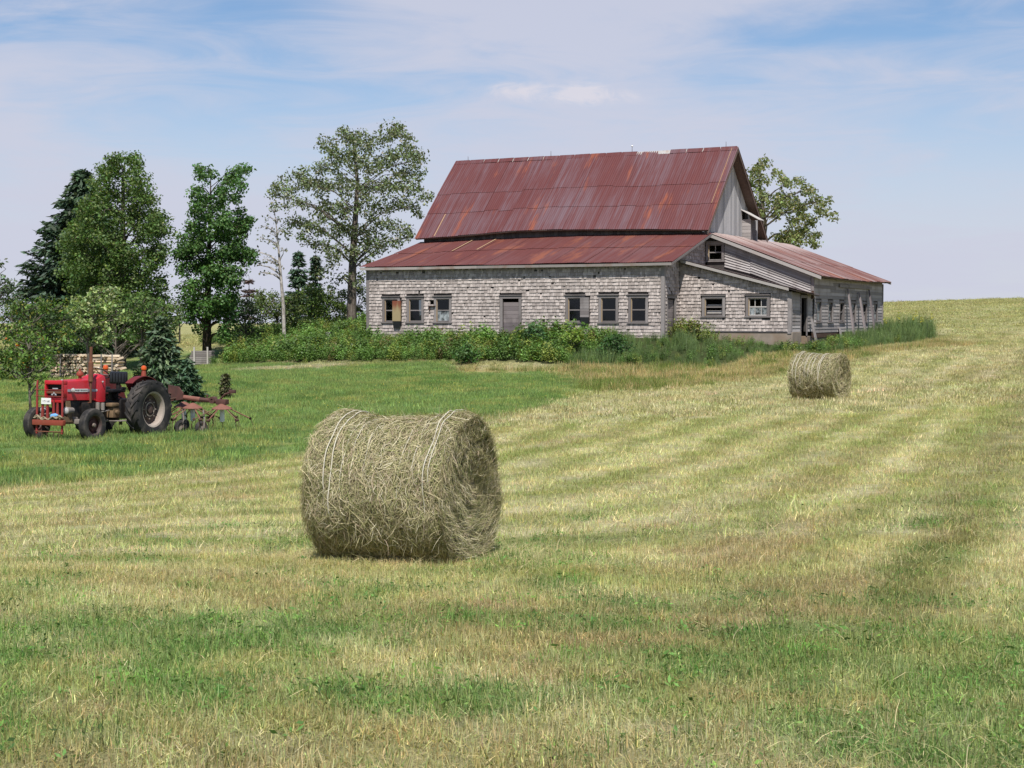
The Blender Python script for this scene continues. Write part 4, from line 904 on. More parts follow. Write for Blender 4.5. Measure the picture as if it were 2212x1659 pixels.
# undergrowth shrubs against the barn, told apart by shape
for lb, x, y, r, Y, cl in (('feathery dark green bush growing in front of the barn door', 1155, 712, 16, 61.5, (.10, .19, .075)), ('bright yellow-green leafy bush under the boarded window hood', 1243, 722, 13, 60.5, (.20, .29, .05)), ('round dark green bush in the weeds below the barn windows', 1330, 742, 22, 59.5, (.065, .14, .04)), ('glossy green bush at the near corner of the weed bank', 1010, 755, 18, 59.5, (.085, .17, .045))):
    tree('shrub', lb, 'shrub', Y, [(x, y, r), (x - r * .8, y + r * .6, r * .8), (x + r * .8, y + r * .7, r * .8), (x, y + r, r * .8)], [(x, y + r * 3), (x, y)], [.03, .012], 'leaf', .13, cl, 22, .26, 5, .5, .28, depth=.8, twig=.008)
tg = MB(); p0 = Vector(at(838, 694, 80)); tg.tube([(0, 0, 0), (.9, .1, -.12), (1.7, 0, -.05), (2.4, -.1, .25), (2.7, 0, .7)], [.06, .05, .04, .03, .015], 7); tg.tube([(1.7, 0, -.05), (2.1, .1, -.15), (2.6, .1, -.1)], [.03, .02, .01], 6); tg.tube([(.9, .1, -.12), (1.3, 0, .15), (1.6, 0, .35)], [.025, .015, .008], 6)
br = tg.build('fallen_branch', M['bark_pale'], None, 60); br.location = at(820, 706, 79); tag(br, 'bleached fallen branch lying in the brush by the poplar', 'branch')

# ------------------------------------------------------------------ round hay bales
M['twine'] = plain('sisal_twine', (.60, .56, .45), .8, 0, .2, .15, 40)
def hay_bale(label, px, py, Y, D, L, ax_dir, n, seed, lines, wid=1.0):
    rg = np.random.default_rng(seed); p = at(px, py, Y); gz = h1(p[0], p[1]); t = thing('hay_bale', label, 'hay bale', (p[0], p[1], gz), math.atan2(ax_dir[1], ax_dir[0]), 'round hay bales')
    Rr = D / 2; zc = Rr - .045
    def rad(th, x):                                             # lumpy radius, sagging a little in the middle
        a = np.mod(th, 2 * np.pi) / (2 * np.pi) * 9
        nz = fbm(a + 50, x * 3.1 + 7, seed, 3) - .5; e = np.abs(2 * x / L)
        return Rr * (1 + .15 * nz + .05 * (fbm(a * 3 + 20, x * 9 + 3, seed + 9, 2) - .5) + .018 * np.sin(th * 2 + seed) - .10 * np.clip(e - .86, 0, 1) ** 1.0 * 2.2 + .035 * sstep(e, .55, .85) * sstep(np.sin(th), -.2, .8) - .012)
    def place(th, x, r):
        z = zc + np.sin(th) * r; y = np.cos(th) * r
        z = np.where(z < .02, .02 - .02 * rg.random(np.shape(z)), z)
        return np.stack([x, y, z], -1)
    # core
    nt_, prof = 72, []
    for f in (0, .25, .5, .75, .92): prof.append((-L / 2 + .035 - .03 * f, f * .93))
    for q in np.linspace(-.97, .97, 24): prof.append((q * L / 2, None))
    for f in (.92, .75, .5, .25, 0): prof.append((L / 2 - .045 + .035 * f, f * .93))
    th = np.linspace(0, 2 * np.pi, nt_, endpoint=False); rows_ = []
    for x, f in prof:
        r_ = rad(th, np.full(nt_, x)) * .965 if f is None else Rr * f * (1 + .05 * (fbm(th * 2 + 9, np.full(nt_, f * 5), seed + 3, 2) - .5))
        xx = np.full(nt_, x) + (.05 * (fbm(th * 1.5 + f * 3 if f else th, np.full(nt_, (f or 0) * 6), seed + 5, 3) - .5) if f is not None else 0)
        rows_.append(place(th, xx, r_))
    v = np.concatenate(rows_); m = len(prof); i = np.arange(m * nt_).reshape(m, nt_); j = np.roll(i, -1, 1)
    f_ = np.stack([i[:-1], j[:-1], j[1:], i[1:]], -1).reshape(-1, 4)
    cc = np.array([.13, .11, .05]) * (.55 + .8 * rg.random((len(v), 1)))
    add_mesh('packed_hay', arr_mesh('packed_hay', v, f_, M['hay'], cc, True), t)
    # loose strands wrapped round the side and over both ends
    ns = int(n * .66); k = 5; s = np.linspace(-.5, .5, k)
    th0 = rg.random(ns) * 2 * np.pi; x0 = (rg.random(ns) - .5) * L * 1.0; ln = np.abs(rg.normal(.15, .07, ns)).clip(.05, .42)
    ang = rg.normal(0, .62, ns) + (rg.random(ns) < .25) * rg.normal(0, 1.2, ns)
    bend = rg.normal(0, .9, ns)[:, None]; a_ = ang[:, None] + bend * s
    dx = np.sin(a_) * ln[:, None] * s; dt = np.cos(a_) * ln[:, None] * s / Rr
    off = (rg.random(ns) ** 2 * .034 - .024)[:, None]; lift = (np.abs(rg.normal(0, .06, ns)) * (rg.random(ns) < .2))[:, None] * np.clip(s + .2, 0, 1) ** 1.6
    TH = th0[:, None] + dt; XX = np.clip(x0[:, None] + dx, -L / 2 - .04, L / 2 + .04); P1 = place(TH, XX, rad(TH, XX) + off + lift)
    nrm1 = np.stack([np.zeros_like(TH), np.cos(TH), np.sin(TH)], -1)
    ne = n - ns; th1 = rg.random(ne) * 2 * np.pi; sgn = np.where(rg.random(ne) < .72, 1.0, -1.0); rr_ = Rr * np.sqrt(rg.random(ne)) * 1.0
    ln2 = np.abs(rg.normal(.16, .08, ne)).clip(.05, .45); an2 = rg.normal(0, .55, ne)
    a2 = an2[:, None] + rg.normal(0, .8, ne)[:, None] * s
    R2 = np.clip(rr_[:, None] + np.sin(a2) * ln2[:, None] * s, .02, Rr * 1.03); T2_ = th1[:, None] + np.cos(a2) * ln2[:, None] * s / np.maximum(R2, .12)
    face = (fbm(T2_ * 1.5 + R2 * 9, R2 * 12, seed + 5, 3) - .5) * .10 - .035 * (1 - R2 / Rr) - .13 * np.clip(R2 / Rr - .84, 0, 1) + .012
    X2 = sgn[:, None] * (L / 2 + face + rg.random(ne)[:, None] * .03 - .012 + np.abs(rg.normal(0, .05, ne))[:, None] * np.clip(s + .1, 0, 1))
    P2 = place(T2_, X2, R2); nrm2 = np.zeros_like(P2); nrm2[..., 0] = sgn[:, None]
    P = np.concatenate([P1, P2]); NR = np.concatenate([nrm1, nrm2]); tg_ = np.gradient(P, axis=1); sd_ = np.cross(tg_, NR); sd_ /= np.linalg.norm(sd_, axis=2)[..., None] + 1e-9
    tw = rg.normal(0, .6, len(P))[:, None, None]; sd_ = sd_ * np.cos(tw) + NR * np.sin(tw)
    w_ = (rg.uniform(.0009, .0025, len(P)) * wid)[:, None, None] * np.array([.55, 1, 1, .9, .3])[None, :, None]
    V = np.stack([P - sd_ * w_, P + sd_ * w_], 2).reshape(len(P), 2 * k, 3); base = (np.arange(len(P)) * 2 * k)[:, None]
    q = np.array([[2 * a, 2 * a + 1, 2 * a + 3, 2 * a + 2] for a in range(k - 1)]); Fq = (base[:, None, :] + q[None]).reshape(-1, 4)
    pal = np.array([(.54, .475, .29), (.42, .385, .205), (.30, .31, .13), (.66, .60, .43), (.45, .355, .25), (.20, .225, .085)]); pc = pal[rg.choice(6, len(P), p=[.25, .25, .17, .12, .12, .09])] * .92
    pc = pc * (1 + .17 * rg.normal(size=(len(P), 1))).clip(.4, 1.6)
    o = add_mesh('hay_strands', arr_mesh('hay_strands', V.reshape(-1, 3), Fq, M['hay'], np.repeat(pc.clip(.01, .8), 2 * k, 0)), t); o['kind'] = 'stuff'
    for fx, tr_ in lines:
        x = (fx - .5) * L; a0, a1 = (-.5 + .7 * rg.random(), 3.0 + .8 * rg.random()); tt = np.linspace(a0, a1, 70); jit = .006 * np.sin(tt * 3 + fx * 30)
        sink = .04 * (sstep(tt, a1 - .5, a1) + 1 - sstep(tt, a0, a0 + .5)); rr2 = rad(tt, np.full(70, x)) + .008 - sink + (.008 if tr_ > .004 else -.006) + .006 * np.sin(tt * 7 + fx * 50); pts = place(tt, x + jit, rr2)
        mb = MB(); mb.tube([Vector(q_) for q_ in pts], tr_ * .8, 5); mb.build('twine', M['twine'], t, 60)
    return t
vr = ray(880, 1060); vd = np.array([vr[0], vr[1]]) / np.hypot(vr[0], vr[1]); an = math.radians(65)
axd = np.array([vd[1], -vd[0]]) * math.sin(an) - vd * math.cos(an)
hay_bale('large round hay bale with white twine in the middle of the mown field', 872, 1200, 12.35, 1.235, 1.17, axd, 60000, 3, [(.15, .0052), (.19, .0058), (.275, .003), (.345, .0034), (.44, .0022), (.70, .0028), (.79, .0034), (.895, .0052), (.93, .0042)])
vr = ray(1770, 830); vd = np.array([vr[0], vr[1]]) / np.hypot(vr[0], vr[1]); an = math.radians(67)
axd = np.array([vd[1], -vd[0]]) * math.sin(an) - vd * math.cos(an)
hay_bale('smaller looking distant round hay bale on the slope below the barn', 1770, 857, 38.9, 1.25, 1.18, axd, 17000, 8, [(.10, .008), (.17, .008), (.28, .005), (.38, .006), (.46, .006), (.54, .007), (.66, .009), (.70, .009), (.36, .005)], 1.8)

# ------------------------------------------------------------------ the red tractor (x forward, y to its left, z up)
M['red'] = plain('tractor_red', (.56, .02, .032), .38, 0, .5, .18, 7, (.30, .03, .03), .4); M['red_dull'] = plain('faded_red', (.30, .03, .03), .6, 0, .35, .3, 10, (.16, .05, .03), .6)
M['red_orange'] = plain('red_lead', (.30, .06, .035), .55, 0, .35, .3, 12, (.2, .07, .04), .4); M['fender'] = plain('fender_red', (.17, .022, .022), .5, 0, .35, .3, 6, (.10, .06, .05), .6)
M['rubber'] = plain('dusty_rubber', (.040, .039, .040), .85, 0, .15, .4, 9, (.12, .105, .09), .55); M['engine'] = plain('oily_iron', (.018, .016, .016), .6, .2, .4, .5, 18, (.06, .045, .035), .6)
M['rim'] = plain('dusty_rim', (.42, .36, .31), .7, 0, .2, .3, 8, (.2, .13, .10), .5); M['disc'] = plain('dark_wheel_disc', (.085, .065, .062), .6, .1, .3, .4, 8, (.16, .09, .07), .5)
M['dark_disc'] = plain('dark_red_disc', (.07, .022, .022), .6, 0, .3, .4, 8, (.10, .06, .05), .5); M['rust_pipe'] = plain('rust_pipe', (.20, .085, .05), .8, 0, .2, .4, 14, (.10, .05, .035), .6); M['seat'] = plain('black_vinyl', (.018, .019, .022), .35, 0, .5, .3, 12)
M['chrome'] = plain('worn_chrome', (.72, .72, .72), .25, .6, .5, .1, 10); M['lens'] = plain('lamp_glass', (.42, .42, .41), .15, 0, .6, .06, 10); M['amber'] = plain('amber_lens', (.62, .10, .012), .2, 0, .6, .1, 8)
M['tan_dirt'] = plain('oily_tan_dirt', (.27, .18, .105), .85, 0, .2, .45, 16, (.08, .06, .04), .6); M['axle_grey'] = plain('grey_axle', (.30, .265, .235), .7, .1, .3, .35, 12, (.16, .11, .08), .6)
M['white'] = plain('white_paint', (.80, .80, .78), .5, 0, .4, .06, 20); M['ink'] = plain('black_ink', (.02, .02, .025), .6, 0, .3, .05, 20); M['badge'] = plain('silver_badge', (.62, .62, .64), .35, .5, .5, .1, 20); M['stripe'] = plain('grey_stripe', (.34, .34, .40), .5, 0, .4, .15, 12)
fl = at(199, 947, 31.3); hv = np.array([-.41, -.912]); lf = np.array([.912, -.41])
org = fl[:2] - hv * 1.85 - lf * .73; gz = h1(*org); grot = math.atan2(hv[1], hv[0])
trac = thing('tractor', 'old red farm tractor with front guard parked on the lawn', 'tractor', (org[0], org[1], gz - .03), grot)
f0 = max(-.02, h1(*(org + hv * 1.85)) - gz); trac.rotation_euler = (0, -math.atan2(f0, 1.85), grot)
def tp_(mb, name, mat, parent=trac, smooth=35): return mb.build(name, M[mat] if isinstance(mat, str) else mat, parent, smooth)
def wheel(x, y, r, wd, rim, kind, sgn, lug=False):
    h = MB(); n = 48; s = wd / 2
    prof = [(-s * .80, rim), (-s * .95, rim + .25 * (r - rim)), (-s, rim + .55 * (r - rim)), (-s * .90, r * .965), (-s * .62, r * (.985 if not lug else .955)), (0, r * (1.0 if not lug else .962)), (s * .62, r * (.985 if not lug else .955)), (s * .90, r * .965), (s, rim + .55 * (r - rim)), (s * .95, rim + .25 * (r - rim)), (s * .80, rim)]
    if not lug:
        prof = prof[:4] + [(-s * .7, r * .99), (-s * .42, r), (-s * .40, r * .975), (-s * .30, r * .975), (-s * .28, r), (-s * .05, r), (-s * .04, r * .975), (s * .04, r * .975), (s * .05, r), (s * .28, r), (s * .30, r * .975), (s * .40, r * .975), (s * .42, r), (s * .7, r * .99)] + prof[7:]
    h.lathe(prof, (x, y, r), (0, 1, 0), n)
    if lug:                                                     # chevron bars
        nb = 19
        for side in (-1, 1):
            for k in range(nb):
                a0 = 2 * math.pi * (k + (.5 if side > 0 else 0)) / nb; da = .30; wa = .062; vs = []
                for q in range(5):
                    f = q / 4; yy = side * s * (.04 + .98 * f); a = a0 - da * f; rt = r * (1.004 - .022 * f * f); rb = r * (.95 - .05 * f * f)
                    for aa, ra in ((a - wa * .5, rt), (a + wa * .5, rt), (a + wa * .75, rb), (a - wa * .75, rb)):
                        vs.append((x + math.sin(aa) * ra, y + yy, r + math.cos(aa) * ra))
                fs = [(q * 4 + c, q * 4 + (c + 1) % 4, q * 4 + 4 + (c + 1) % 4, q * 4 + 4 + c) for q in range(4) for c in range(4)] + [(0, 1, 2, 3), (19, 18, 17, 16)]
                h.add(vs, fs)
    e = MB()
    wo_ = tp_(MB().lathe([(-s * .3, .001), (-s * .3, rim * .45), (-s * .1, rim * .5)], (x, y, r), (0, 1, 0), 24), kind, 'disc')
    tp_(h, 'tyre', 'rubber', wo_)
    rm = MB(); rm.lathe([(-s * .8, rim * 1.0), (-s * .86, rim * 1.04), (-s * .75, rim * .95), (-s * .3, rim * .88), (s * .3, rim * .88), (s * .75, rim * .95), (s * .86, rim * 1.04), (s * .8, rim)], (x, y, r), (0, 1, 0), 40); tp_(rm, 'rim', 'rim' if lug else 'disc', wo_)
    dk = MB(); dk.lathe([(sgn * s * -.15, rim * .89), (sgn * s * -.15, rim * .62), (sgn * s * .1, rim * .55), (sgn * s * .1, rim * .25), (sgn * s * .3, rim * .22), (sgn * s * .34, .001)], (x, y, r), (0, 1, 0), 32); tp_(dk, 'wheel_disc', 'disc' if lug else 'dark_disc', wo_)
    hb = MB()
    if lug:
        hb.lathe([(sgn * s * .1, rim * .40), (sgn * s * .22, rim * .42), (sgn * s * .24, rim * .36)], (x, y, r), (0, 1, 0), 24)
        for k in range(8): a = k * .785; hb.lathe([(sgn * s * .08, .016), (sgn * s * .2, .016), (sgn * s * .21, .001)], (x + .55 * rim * math.sin(a), y, r + .55 * rim * math.cos(a)), (0, 1, 0), 6)
    else: hb.lathe([(sgn * s * .3, .045), (sgn * s * .75, .038), (sgn * s * .85, .001)], (x, y, r), (0, 1, 0), 12)
    tp_(hb, 'hub', 'rim' if lug else 'axle_grey', wo_)
for sg in (1, -1):
    wheel(0, .73 * sg, .64, .31, .375, 'rear_wheel', sg, True); wheel(1.85, .73 * sg, .345, .175, .21, 'front_wheel', sg)
# bonnet: lofted sections
def sect(x, w_, z0, z1, c=.05):
    h = w_ / 2; pts = [(-h, z0), (-h, z1 - c), (-h + c * .3, z1 - c * .3), (-h + c, z1), (-h * .3, z1 + .012), (h * .3, z1 + .012), (h - c, z1), (h - c * .3, z1 - c * .3), (h, z1 - c), (h, z0)]
    return [(x, p, q) for p, q in pts]
def loft(mb, secs):
    n = len(secs[0]); vs = [p for s_ in secs for p in s_]; fs = [(i * n + k, i * n + (k + 1) % n, (i + 1) * n + (k + 1) % n, (i + 1) * n + k) for i in range(len(secs) - 1) for k in range(n)]
    fs += [tuple(range(n - 1, -1, -1)), tuple(range((len(secs) - 1) * n, len(secs) * n))]; return mb.add(vs, fs)
bon = tp_(loft(MB(), [sect(2.06, .47, .85, 1.245), sect(1.9, .48, .85, 1.255), sect(1.5, .48, .85, 1.275), sect(1.16, .48, .84, 1.29)]), 'bonnet', 'red')
tp_(loft(MB(), [sect(1.155, .50, .82, 1.30, .07), sect(1.08, .52, .80, 1.34, .09), sect(.92, .50, .80, 1.39, .09), sect(.84, .46, .82, 1.375, .09)]), 'fuel_tank_cowl', 'red')
mb = MB(); 
for lo, hi in (((2.05, -.24, 1.175), (2.20, .24, 1.258)), ((2.05, -.24, .80), (2.20, .24, .895)), ((2.05, -.24, .896), (2.20, -.205, 1.174)), ((2.05, .205, .896), (2.20, .24, 1.174))): mb.cbox(lo, hi, .016)
tp_(mb, 'grille_surround', 'red')
mb = MB(); mb.box((2.04, -.204, .896), (2.10, .204, 1.174)); gr = tp_(mb, 'grille', 'engine', smooth=0)
for k in range(7): mb = MB(); mb.box((2.10, -.20, .91 + k * .038), (2.13, .20, .922 + k * .038)); tp_(mb, 'grille_bar', 'engine', gr, 0)
mb = MB(); mb.cbox((2.13, -.21, .985), (2.175, .21, 1.03), .01); tp_(mb, 'grille_band', 'rust_pipe')
bd = MB()
for dy in (-.045, 0, .045): bd.prism([(dy - .026, .952 + (0 if dy else .03)), (dy + .026, .952 + (0 if dy else .03)), (dy, .992 + (0 if dy else .03))], 2.178, 2.186, lambda p, q, d: (d, p, q))
tp_(bd, 'emblem', 'badge', smooth=0)
mb = MB(); mb.cbox((2.135, -.07, 1.075), (2.15, .07, 1.10), .006); tp_(mb, 'emblem', 'badge')
for sg in (1,):
    y = .2415 * sg
    mb = MB(); mb.box((1.0, y + .0, 1.025), (2.05, y + .0095, 1.08)); tp_(mb, 'side_stripe', 'stripe', smooth=0)
    mb = MB(); mb.box((1.44, y + .0096, 1.022), (1.84, y + .013, 1.086)); pl = tp_(mb, 'name_panel', 'white', smooth=0)
    for body, size, xx, mt in (('MASSEY FERGUSON', .043, 1.64, 'ink'), ('135', .05, 1.16, 'white')):
        me = text_mesh(body, size, 'lettering', M[mt]); o = link(bpy.data.objects.new('lettering', me), trac); o.location = (xx, y + .0145, 1.053); o.rotation_euler = (math.pi / 2, 0, math.pi)
mb = MB(); mb.lathe([(-.06, .015), (-.05, .036), (0, .046), (.012, .042)], (1.95, .30, 1.06), (.9, .44, 0), 18); hl = tp_(mb, 'work_lamp', 'chrome'); tp_(MB().lathe([(.010, .041), (.02, .02), (.024, .001)], (1.95, .30, 1.06), (.9, .44, 0), 18), 'lens', 'lens', hl)
for sg in (1, -1):
    mb = MB(); mb.lathe([(-.22, .03), (-.20, .06), (-.02, .078), (0, .082), (.012, .07)], (2.16, .30 * sg, .64), (1, 0, 0), 20); hl = tp_(mb, 'headlight', 'axle_grey'); tp_(MB().lathe([(.008, .07), (.026, .045), (.032, .001)], (2.16, .30 * sg, .64), (1, 0, 0), 20), 'lens', 'lens', hl)
# front guard
for sg in (1, -1): mb = MB(); mb.tube([(2.3050, .33 * sg, .16), (2.3050, .33 * sg, 1.2), (2.2950, .33 * sg, 1.26)], [.024, .022, .014], 8); tp_(mb, 'guard_post', 'red_dull')
mb = MB(); mb.cbox((2.2750, -.40, .335), (2.375, .40, .445), .012); tp_(mb, 'bumper_beam', 'red_orange')
for z, r_ in ((1.06, .011), (.93, .010), (.20, .016)): mb = MB(); mb.tube([(2.3150, -.37, z), (2.3150, .37, z)], r_, 6); tp_(mb, 'guard_rail', 'red_dull' if z > .5 else 'rust_pipe')
for y, h in ((-.19, .82), (-.06, .78), (.10, .86), (.2, .8)): mb = MB(); mb.prism([(y - .035, .446), (y + .035, .446), (y + .018, h), (y - .018, h)], 2.2850, 2.3100, lambda p, q, d: (d, p, q)); tp_(mb, 'guard_bar', 'red_dull', smooth=0)
for y in (-.33, -.18, -.05, .12, .26): mb = MB(); mb.tube([(2.3150, y, .20), (2.3250, y, .05)], .009, 5); tp_(mb, 'guard_tine', 'iron')
for sg in (1, -1): mb = MB(); mb.cbox((1.9, .27 * sg - .03, .36), (2.2850, .27 * sg + .03, .43), .01); tp_(mb, 'guard_arm', 'tan_dirt')
mb = MB(); mb.prism([(1.98, .40), (2.10, .40), (2.17, .84), (2.06, .84)], .285, .325, lambda p, q, d: (p, d, q)); mb.prism([(2.10, .40), (2.30, .40), (2.30, .55), (2.12, .50)], .287, .323, lambda p, q, d: (p, d, q)); tp_(mb, 'side_bracket', 'tan_dirt', smooth=0)
mb = MB(); mb.box((2.3220, -.20, .77), (2.3320, .05, .895)); pl = tp_(mb, 'number_plate', 'white', smooth=0)
me = text_mesh('173 168', .058, 'lettering', M['ink']); o = link(bpy.data.objects.new('lettering', me), pl); o.location = (2.3335, -.075, .825); o.rotation_euler = (math.pi / 2, 0, math.pi / 2)
# running gear
mb = MB(); mb.cbox((.75, -.20, .42), (1.95, .20, .84), .03); mb.cbox((.95, .2, .55), (1.6, .27, .80), .03); mb.cbox((.95, -.27, .5), (1.6, -.2, .8), .03); mb.cbox((1.62, -.19, .46), (2.04, .19, .83), .02); tp_(mb, 'engine', 'engine')
for x, z, h in ((1.02, .63, .15), (1.18, .64, .15)): mb = MB(); mb.lathe([(0, .001), (0, .045), (h, .045), (h + .01, .001)], (x, .31, z), (0, 0, 1), 14); tp_(mb, 'fuel_filter', 'axle_grey')
mb = MB(); mb.cbox((-.35, -.22, .42), (.30, .22, .86), .05); mb.cbox((.28, -.17, .38), (.78, .17, .78), .04); tp_(mb, 'gearbox', 'engine')
mb = MB(); mb.cbox((.52, .18, .46), (.74, .36, .70), .03); mb.cbox((.55, .20, .70), (.80, .38, .78), .025); mb.lathe([(0, .05), (.06, .05), (.07, .001)], (.63, .36, .58), (0, 1, 0), 12); tp_(mb, 'hydraulic_pump', 'tan_dirt')
mb = MB(); mb.lathe([(-.6, .08), (-.3, .11), (-.2, .17), (.2, .17), (.3, .11), (.6, .08)], (0, 0, .64), (0, 1, 0), 18); tp_(mb, 'rear_axle', 'engine')
mb = MB(); mb.cbox((1.79, -.62, .36), (1.91, .62, .46), .015); mb.cbox((1.78, -.3, .37), (1.93, .3, .50), .015); tp_(mb, 'front_axle', 'axle_grey')
for sg in (1, -1): mb = MB(); mb.tube([(1.85, .62 * sg, .30), (1.85, .62 * sg, .56)], .032, 8); mb.tube([(1.85, .62 * sg, .53), (1.70, .52 * sg, .55)], .016, 6); mb.tube([(1.70, .52 * sg, .55), (.75, .26 * sg, .62)], .014, 6); mb.tube([(1.80, .55 * sg, .38), (.7, .2 * sg, .40)], .022, 6); tp_(mb, 'steering_arm', 'axle_grey')
for sg in (1, -1): mb = MB(); mb.cbox((.10, .22 * sg if sg > 0 else -.56, .385), (.72, .56 if sg > 0 else -.22, .405), .006); mb.box((.3, .24 * sg - .02, .3), (.36, .24 * sg + .02, .384)); tp_(mb, 'footplate', 'axle_grey')
for sg in (1, -1): mb = MB(); mb.tube([(-.2, .22 * sg, .45), (-.95, .36 * sg, .42)], .022, 6); mb.tube([(-.1, .16 * sg, .9), (-.5, .26 * sg, .8), (-.62, .3 * sg, .44)], .016, 6); tp_(mb, 'lift_arm', 'iron')
# mudguards with amber lamps
for sg in (1, -1):
    mb = MB(); n = 16; vs = []; R0 = .73; yi, yo = .46 * sg, .64 * sg
    for i in range(n + 1):
        a = math.radians(-38 + 128 * i / n); c, s_ = math.sin(-a), math.cos(a); zc = .62
        vs += [(c * R0 - .0, yo, zc + s_ * R0), (c * R0, yi, zc + s_ * R0), (c * .34, yi, zc + s_ * .34), (c * .34, yi - .012 * sg, zc + s_ * .34), (c * (R0 + .014), yi - .012 * sg, zc + s_ * (R0 + .014)), (c * (R0 + .014), yo, zc + s_ * (R0 + .014))]
    fs = [(i * 6 + k, i * 6 + (k + 1) % 6, i * 6 + 6 + (k + 1) % 6, i * 6 + 6 + k) for i in range(n) for k in range(6)] + [(0, 1, 2, 3, 4, 5)[::-1], tuple(n * 6 + q for q in range(6))]
    mb.add(vs, fs); fd = tp_(mb, 'mudguard', 'fender')
    mb = MB(); mb.lathe([(0, .06), (.10, .05), (.13, .045), (.135, .001)], (-.08, .52 * sg, 1.345), (0, 0, 1), 14); lp = tp_(mb, 'lamp_stand', 'red_orange'); tp_(MB().lathe([(0, .035), (.02, .056), (.06, .062), (.10, .045), (.115, .001)], (-.08, .52 * sg, 1.48), (0, 0, 1), 16), 'amber_lamp', 'amber', lp)
# seat, wheel, stacks
mb = MB(); mb.cbox((.16, -.23, 1.0), (.60, .23, 1.07), .03); mb.cbox((.16, -.24, 1.06), (.28, -.18, 1.12), .02); mb.cbox((.16, .18, 1.06), (.28, .24, 1.12), .02); tp_(mb, 'seat', 'seat')
mb = MB(); mb.cbox((.18, -.06, .84), (.40, .06, 1.0), .02); mb.box((.11, -.05, .97), (.14, .05, 1.27)); tp_(mb, 'seat_bracket', 'engine')
mb = MB(); mb.cbox((.08, -.23, 1.18), (.16, .23, 1.45), .035); bk_ = tp_(mb, 'backrest', 'seat')
for k in range(5): mb = MB(); mb.cbox((.155, -.19 + k * .08, 1.21), (.18, -.13 + k * .08, 1.42), .014); tp_(mb, 'backrest_rib', 'seat', bk_)
mb = MB(); c0 = Vector((.74, 0, 1.42)); ax_ = Vector((-.52, 0, .85)).normalized(); e1 = Vector((0, 1, 0)); e2 = ax_.cross(e1)
mb.tube([c0 + (e1 * math.cos(a) + e2 * math.sin(a)) * .205 for a in np.linspace(0, 2 * math.pi, 33)], .013, 7, False)
for k in range(3): a = k * 2.094 + .5; mb.tube([c0 - ax_ * .03, c0 + (e1 * math.cos(a) + e2 * math.sin(a)) * .2], .009, 5)
tp_(mb, 'steering_wheel', 'seat', smooth=60); mb = MB(); mb.tube([c0 - ax_ * .02, c0 - ax_ * .42], .022, 8); tp_(mb, 'steering_column', 'engine')
mb = MB(); mb.tube([(1.40, .22, .78), (1.40, .30, .80), (1.40, .30, 1.0), (1.40, .30, 1.26)], .024, 10); mb.lathe([(0, .024), (.02, .052), (.42, .052), (.44, .036)], (1.40, .30, 1.22), (0, 0, 1), 16); mb.tube([(1.40, .30, 1.64), (1.40, .30, 1.97)], .033, 12); tp_(mb, 'exhaust_stack', 'rust_pipe')
mb = MB(); mb.lathe([(0, .035), (.10, .035), (.11, .075), (.15, .08), (.19, .06), (.20, .03), (.24, .025), (.245, .001)], (1.36, -.02, 1.25), (0, 0, 1), 16); tp_(mb, 'air_precleaner', 'red_orange')
mb = MB(); mb.lathe([(0, .018), (.03, .026), (.05, .001)], (2.0, .05, 1.235), (0, 0, 1), 10); tp_(mb, 'radiator_cap', 'chrome')
for z, y in ((1.20, .24), (1.18, -.24)): mb = MB(); mb.lathe([(0, .02), (.02, .024), (.03, .001)], (.98, y + .02, z + .03), (0, 1 if y > 0 else -1, 0), 10); tp_(mb, 'tank_bolt', 'chrome')
# rope and a blue jug lying on the bumper beam
rp = MB(); TM = trac.matrix_basis
for q in range(4):
    pts = [Vector((2.30 + .03 * q % .07, -.37 + .74 * i / 22, .462 + .018 * q + .022 * math.sin(i * 1.1 + q * 2) - .05 * math.exp(-((i - 9) / 4) ** 2))) for i in range(23)]; rp.tube([TM @ p for p in pts], .017, 6)
tag(rp.build('rope', plain('frayed_rope', (.36, .30, .20), .9, 0, .1, .5, 60, (.1, .085, .06), .5), None, 60), 'frayed tan rope tied along the red bumper beam', 'rope')
jg = MB(); jg.lathe([(0, .001), (0, .05), (.11, .05), (.14, .03), (.17, .018), (.175, .001)], TM @ Vector((2.30, .06, .52)), TM.to_3x3() @ Vector((.1, .95, .15)), 14)
tag(jg.build('plastic_jug', plain('sky_blue_plastic', (.16, .38, .70), .4, 0, .5, .1), None, 50), 'small sky blue jug tucked behind the bumper rope', 'jug')

# ------------------------------------------------------------------ hay tedder behind the tractor
tz = org - hv * 1.45; ted = thing('hay_tedder', 'rusty red rotary hay tedder with small wheels behind the tractor', 'hay tedder', (tz[0], tz[1], h1(*tz) - .02), grot)
M['pink_rust'] = plain('pink_rust', (.27, .115, .085), .7, 0, .3, .35, 10, (.16, .075, .05), .5); M['dark_rust'] = plain('dark_rust', (.13, .06, .05), .75, 0, .3, .4, 12, (.05, .035, .03), .5)
def td(mb, name, mat, parent=ted, smooth=35): return mb.build(name, M[mat], parent, smooth)
td(MB().tube([(0, -.9, .80), (0, .3, .82), (0, .62, .82), (0, 1.06, .78)], .055, 10), 'frame_beam', 'pink_rust')
mb = MB(); mb.tube([(0, 1.06, .78), (.02, 1.5, .76), (0, 1.78, .74)], .05, 9); mb.lathe([(-.06, .08), (.06, .08), (.06, .03)], (0.02, 1.42, .78), (1, 0, 0), 14); mb.cbox((-.08, 1.52, .68), (.08, 1.78, .80), .02); mb.tube([(0, 1.25, .83), (0, 1.25, .9)], .02, 6); td(mb, 'wing_joint', 'dark_rust')
mb = MB(); mb.tube([(0, 1.6, .80), (.02, 1.75, .92), (.02, 1.98, .98)], .022, 7); mb.cbox((-.02, 1.86, .94), (.06, 2.02, 1.02), .02); td(mb, 'lift_lever', 'dark_rust')
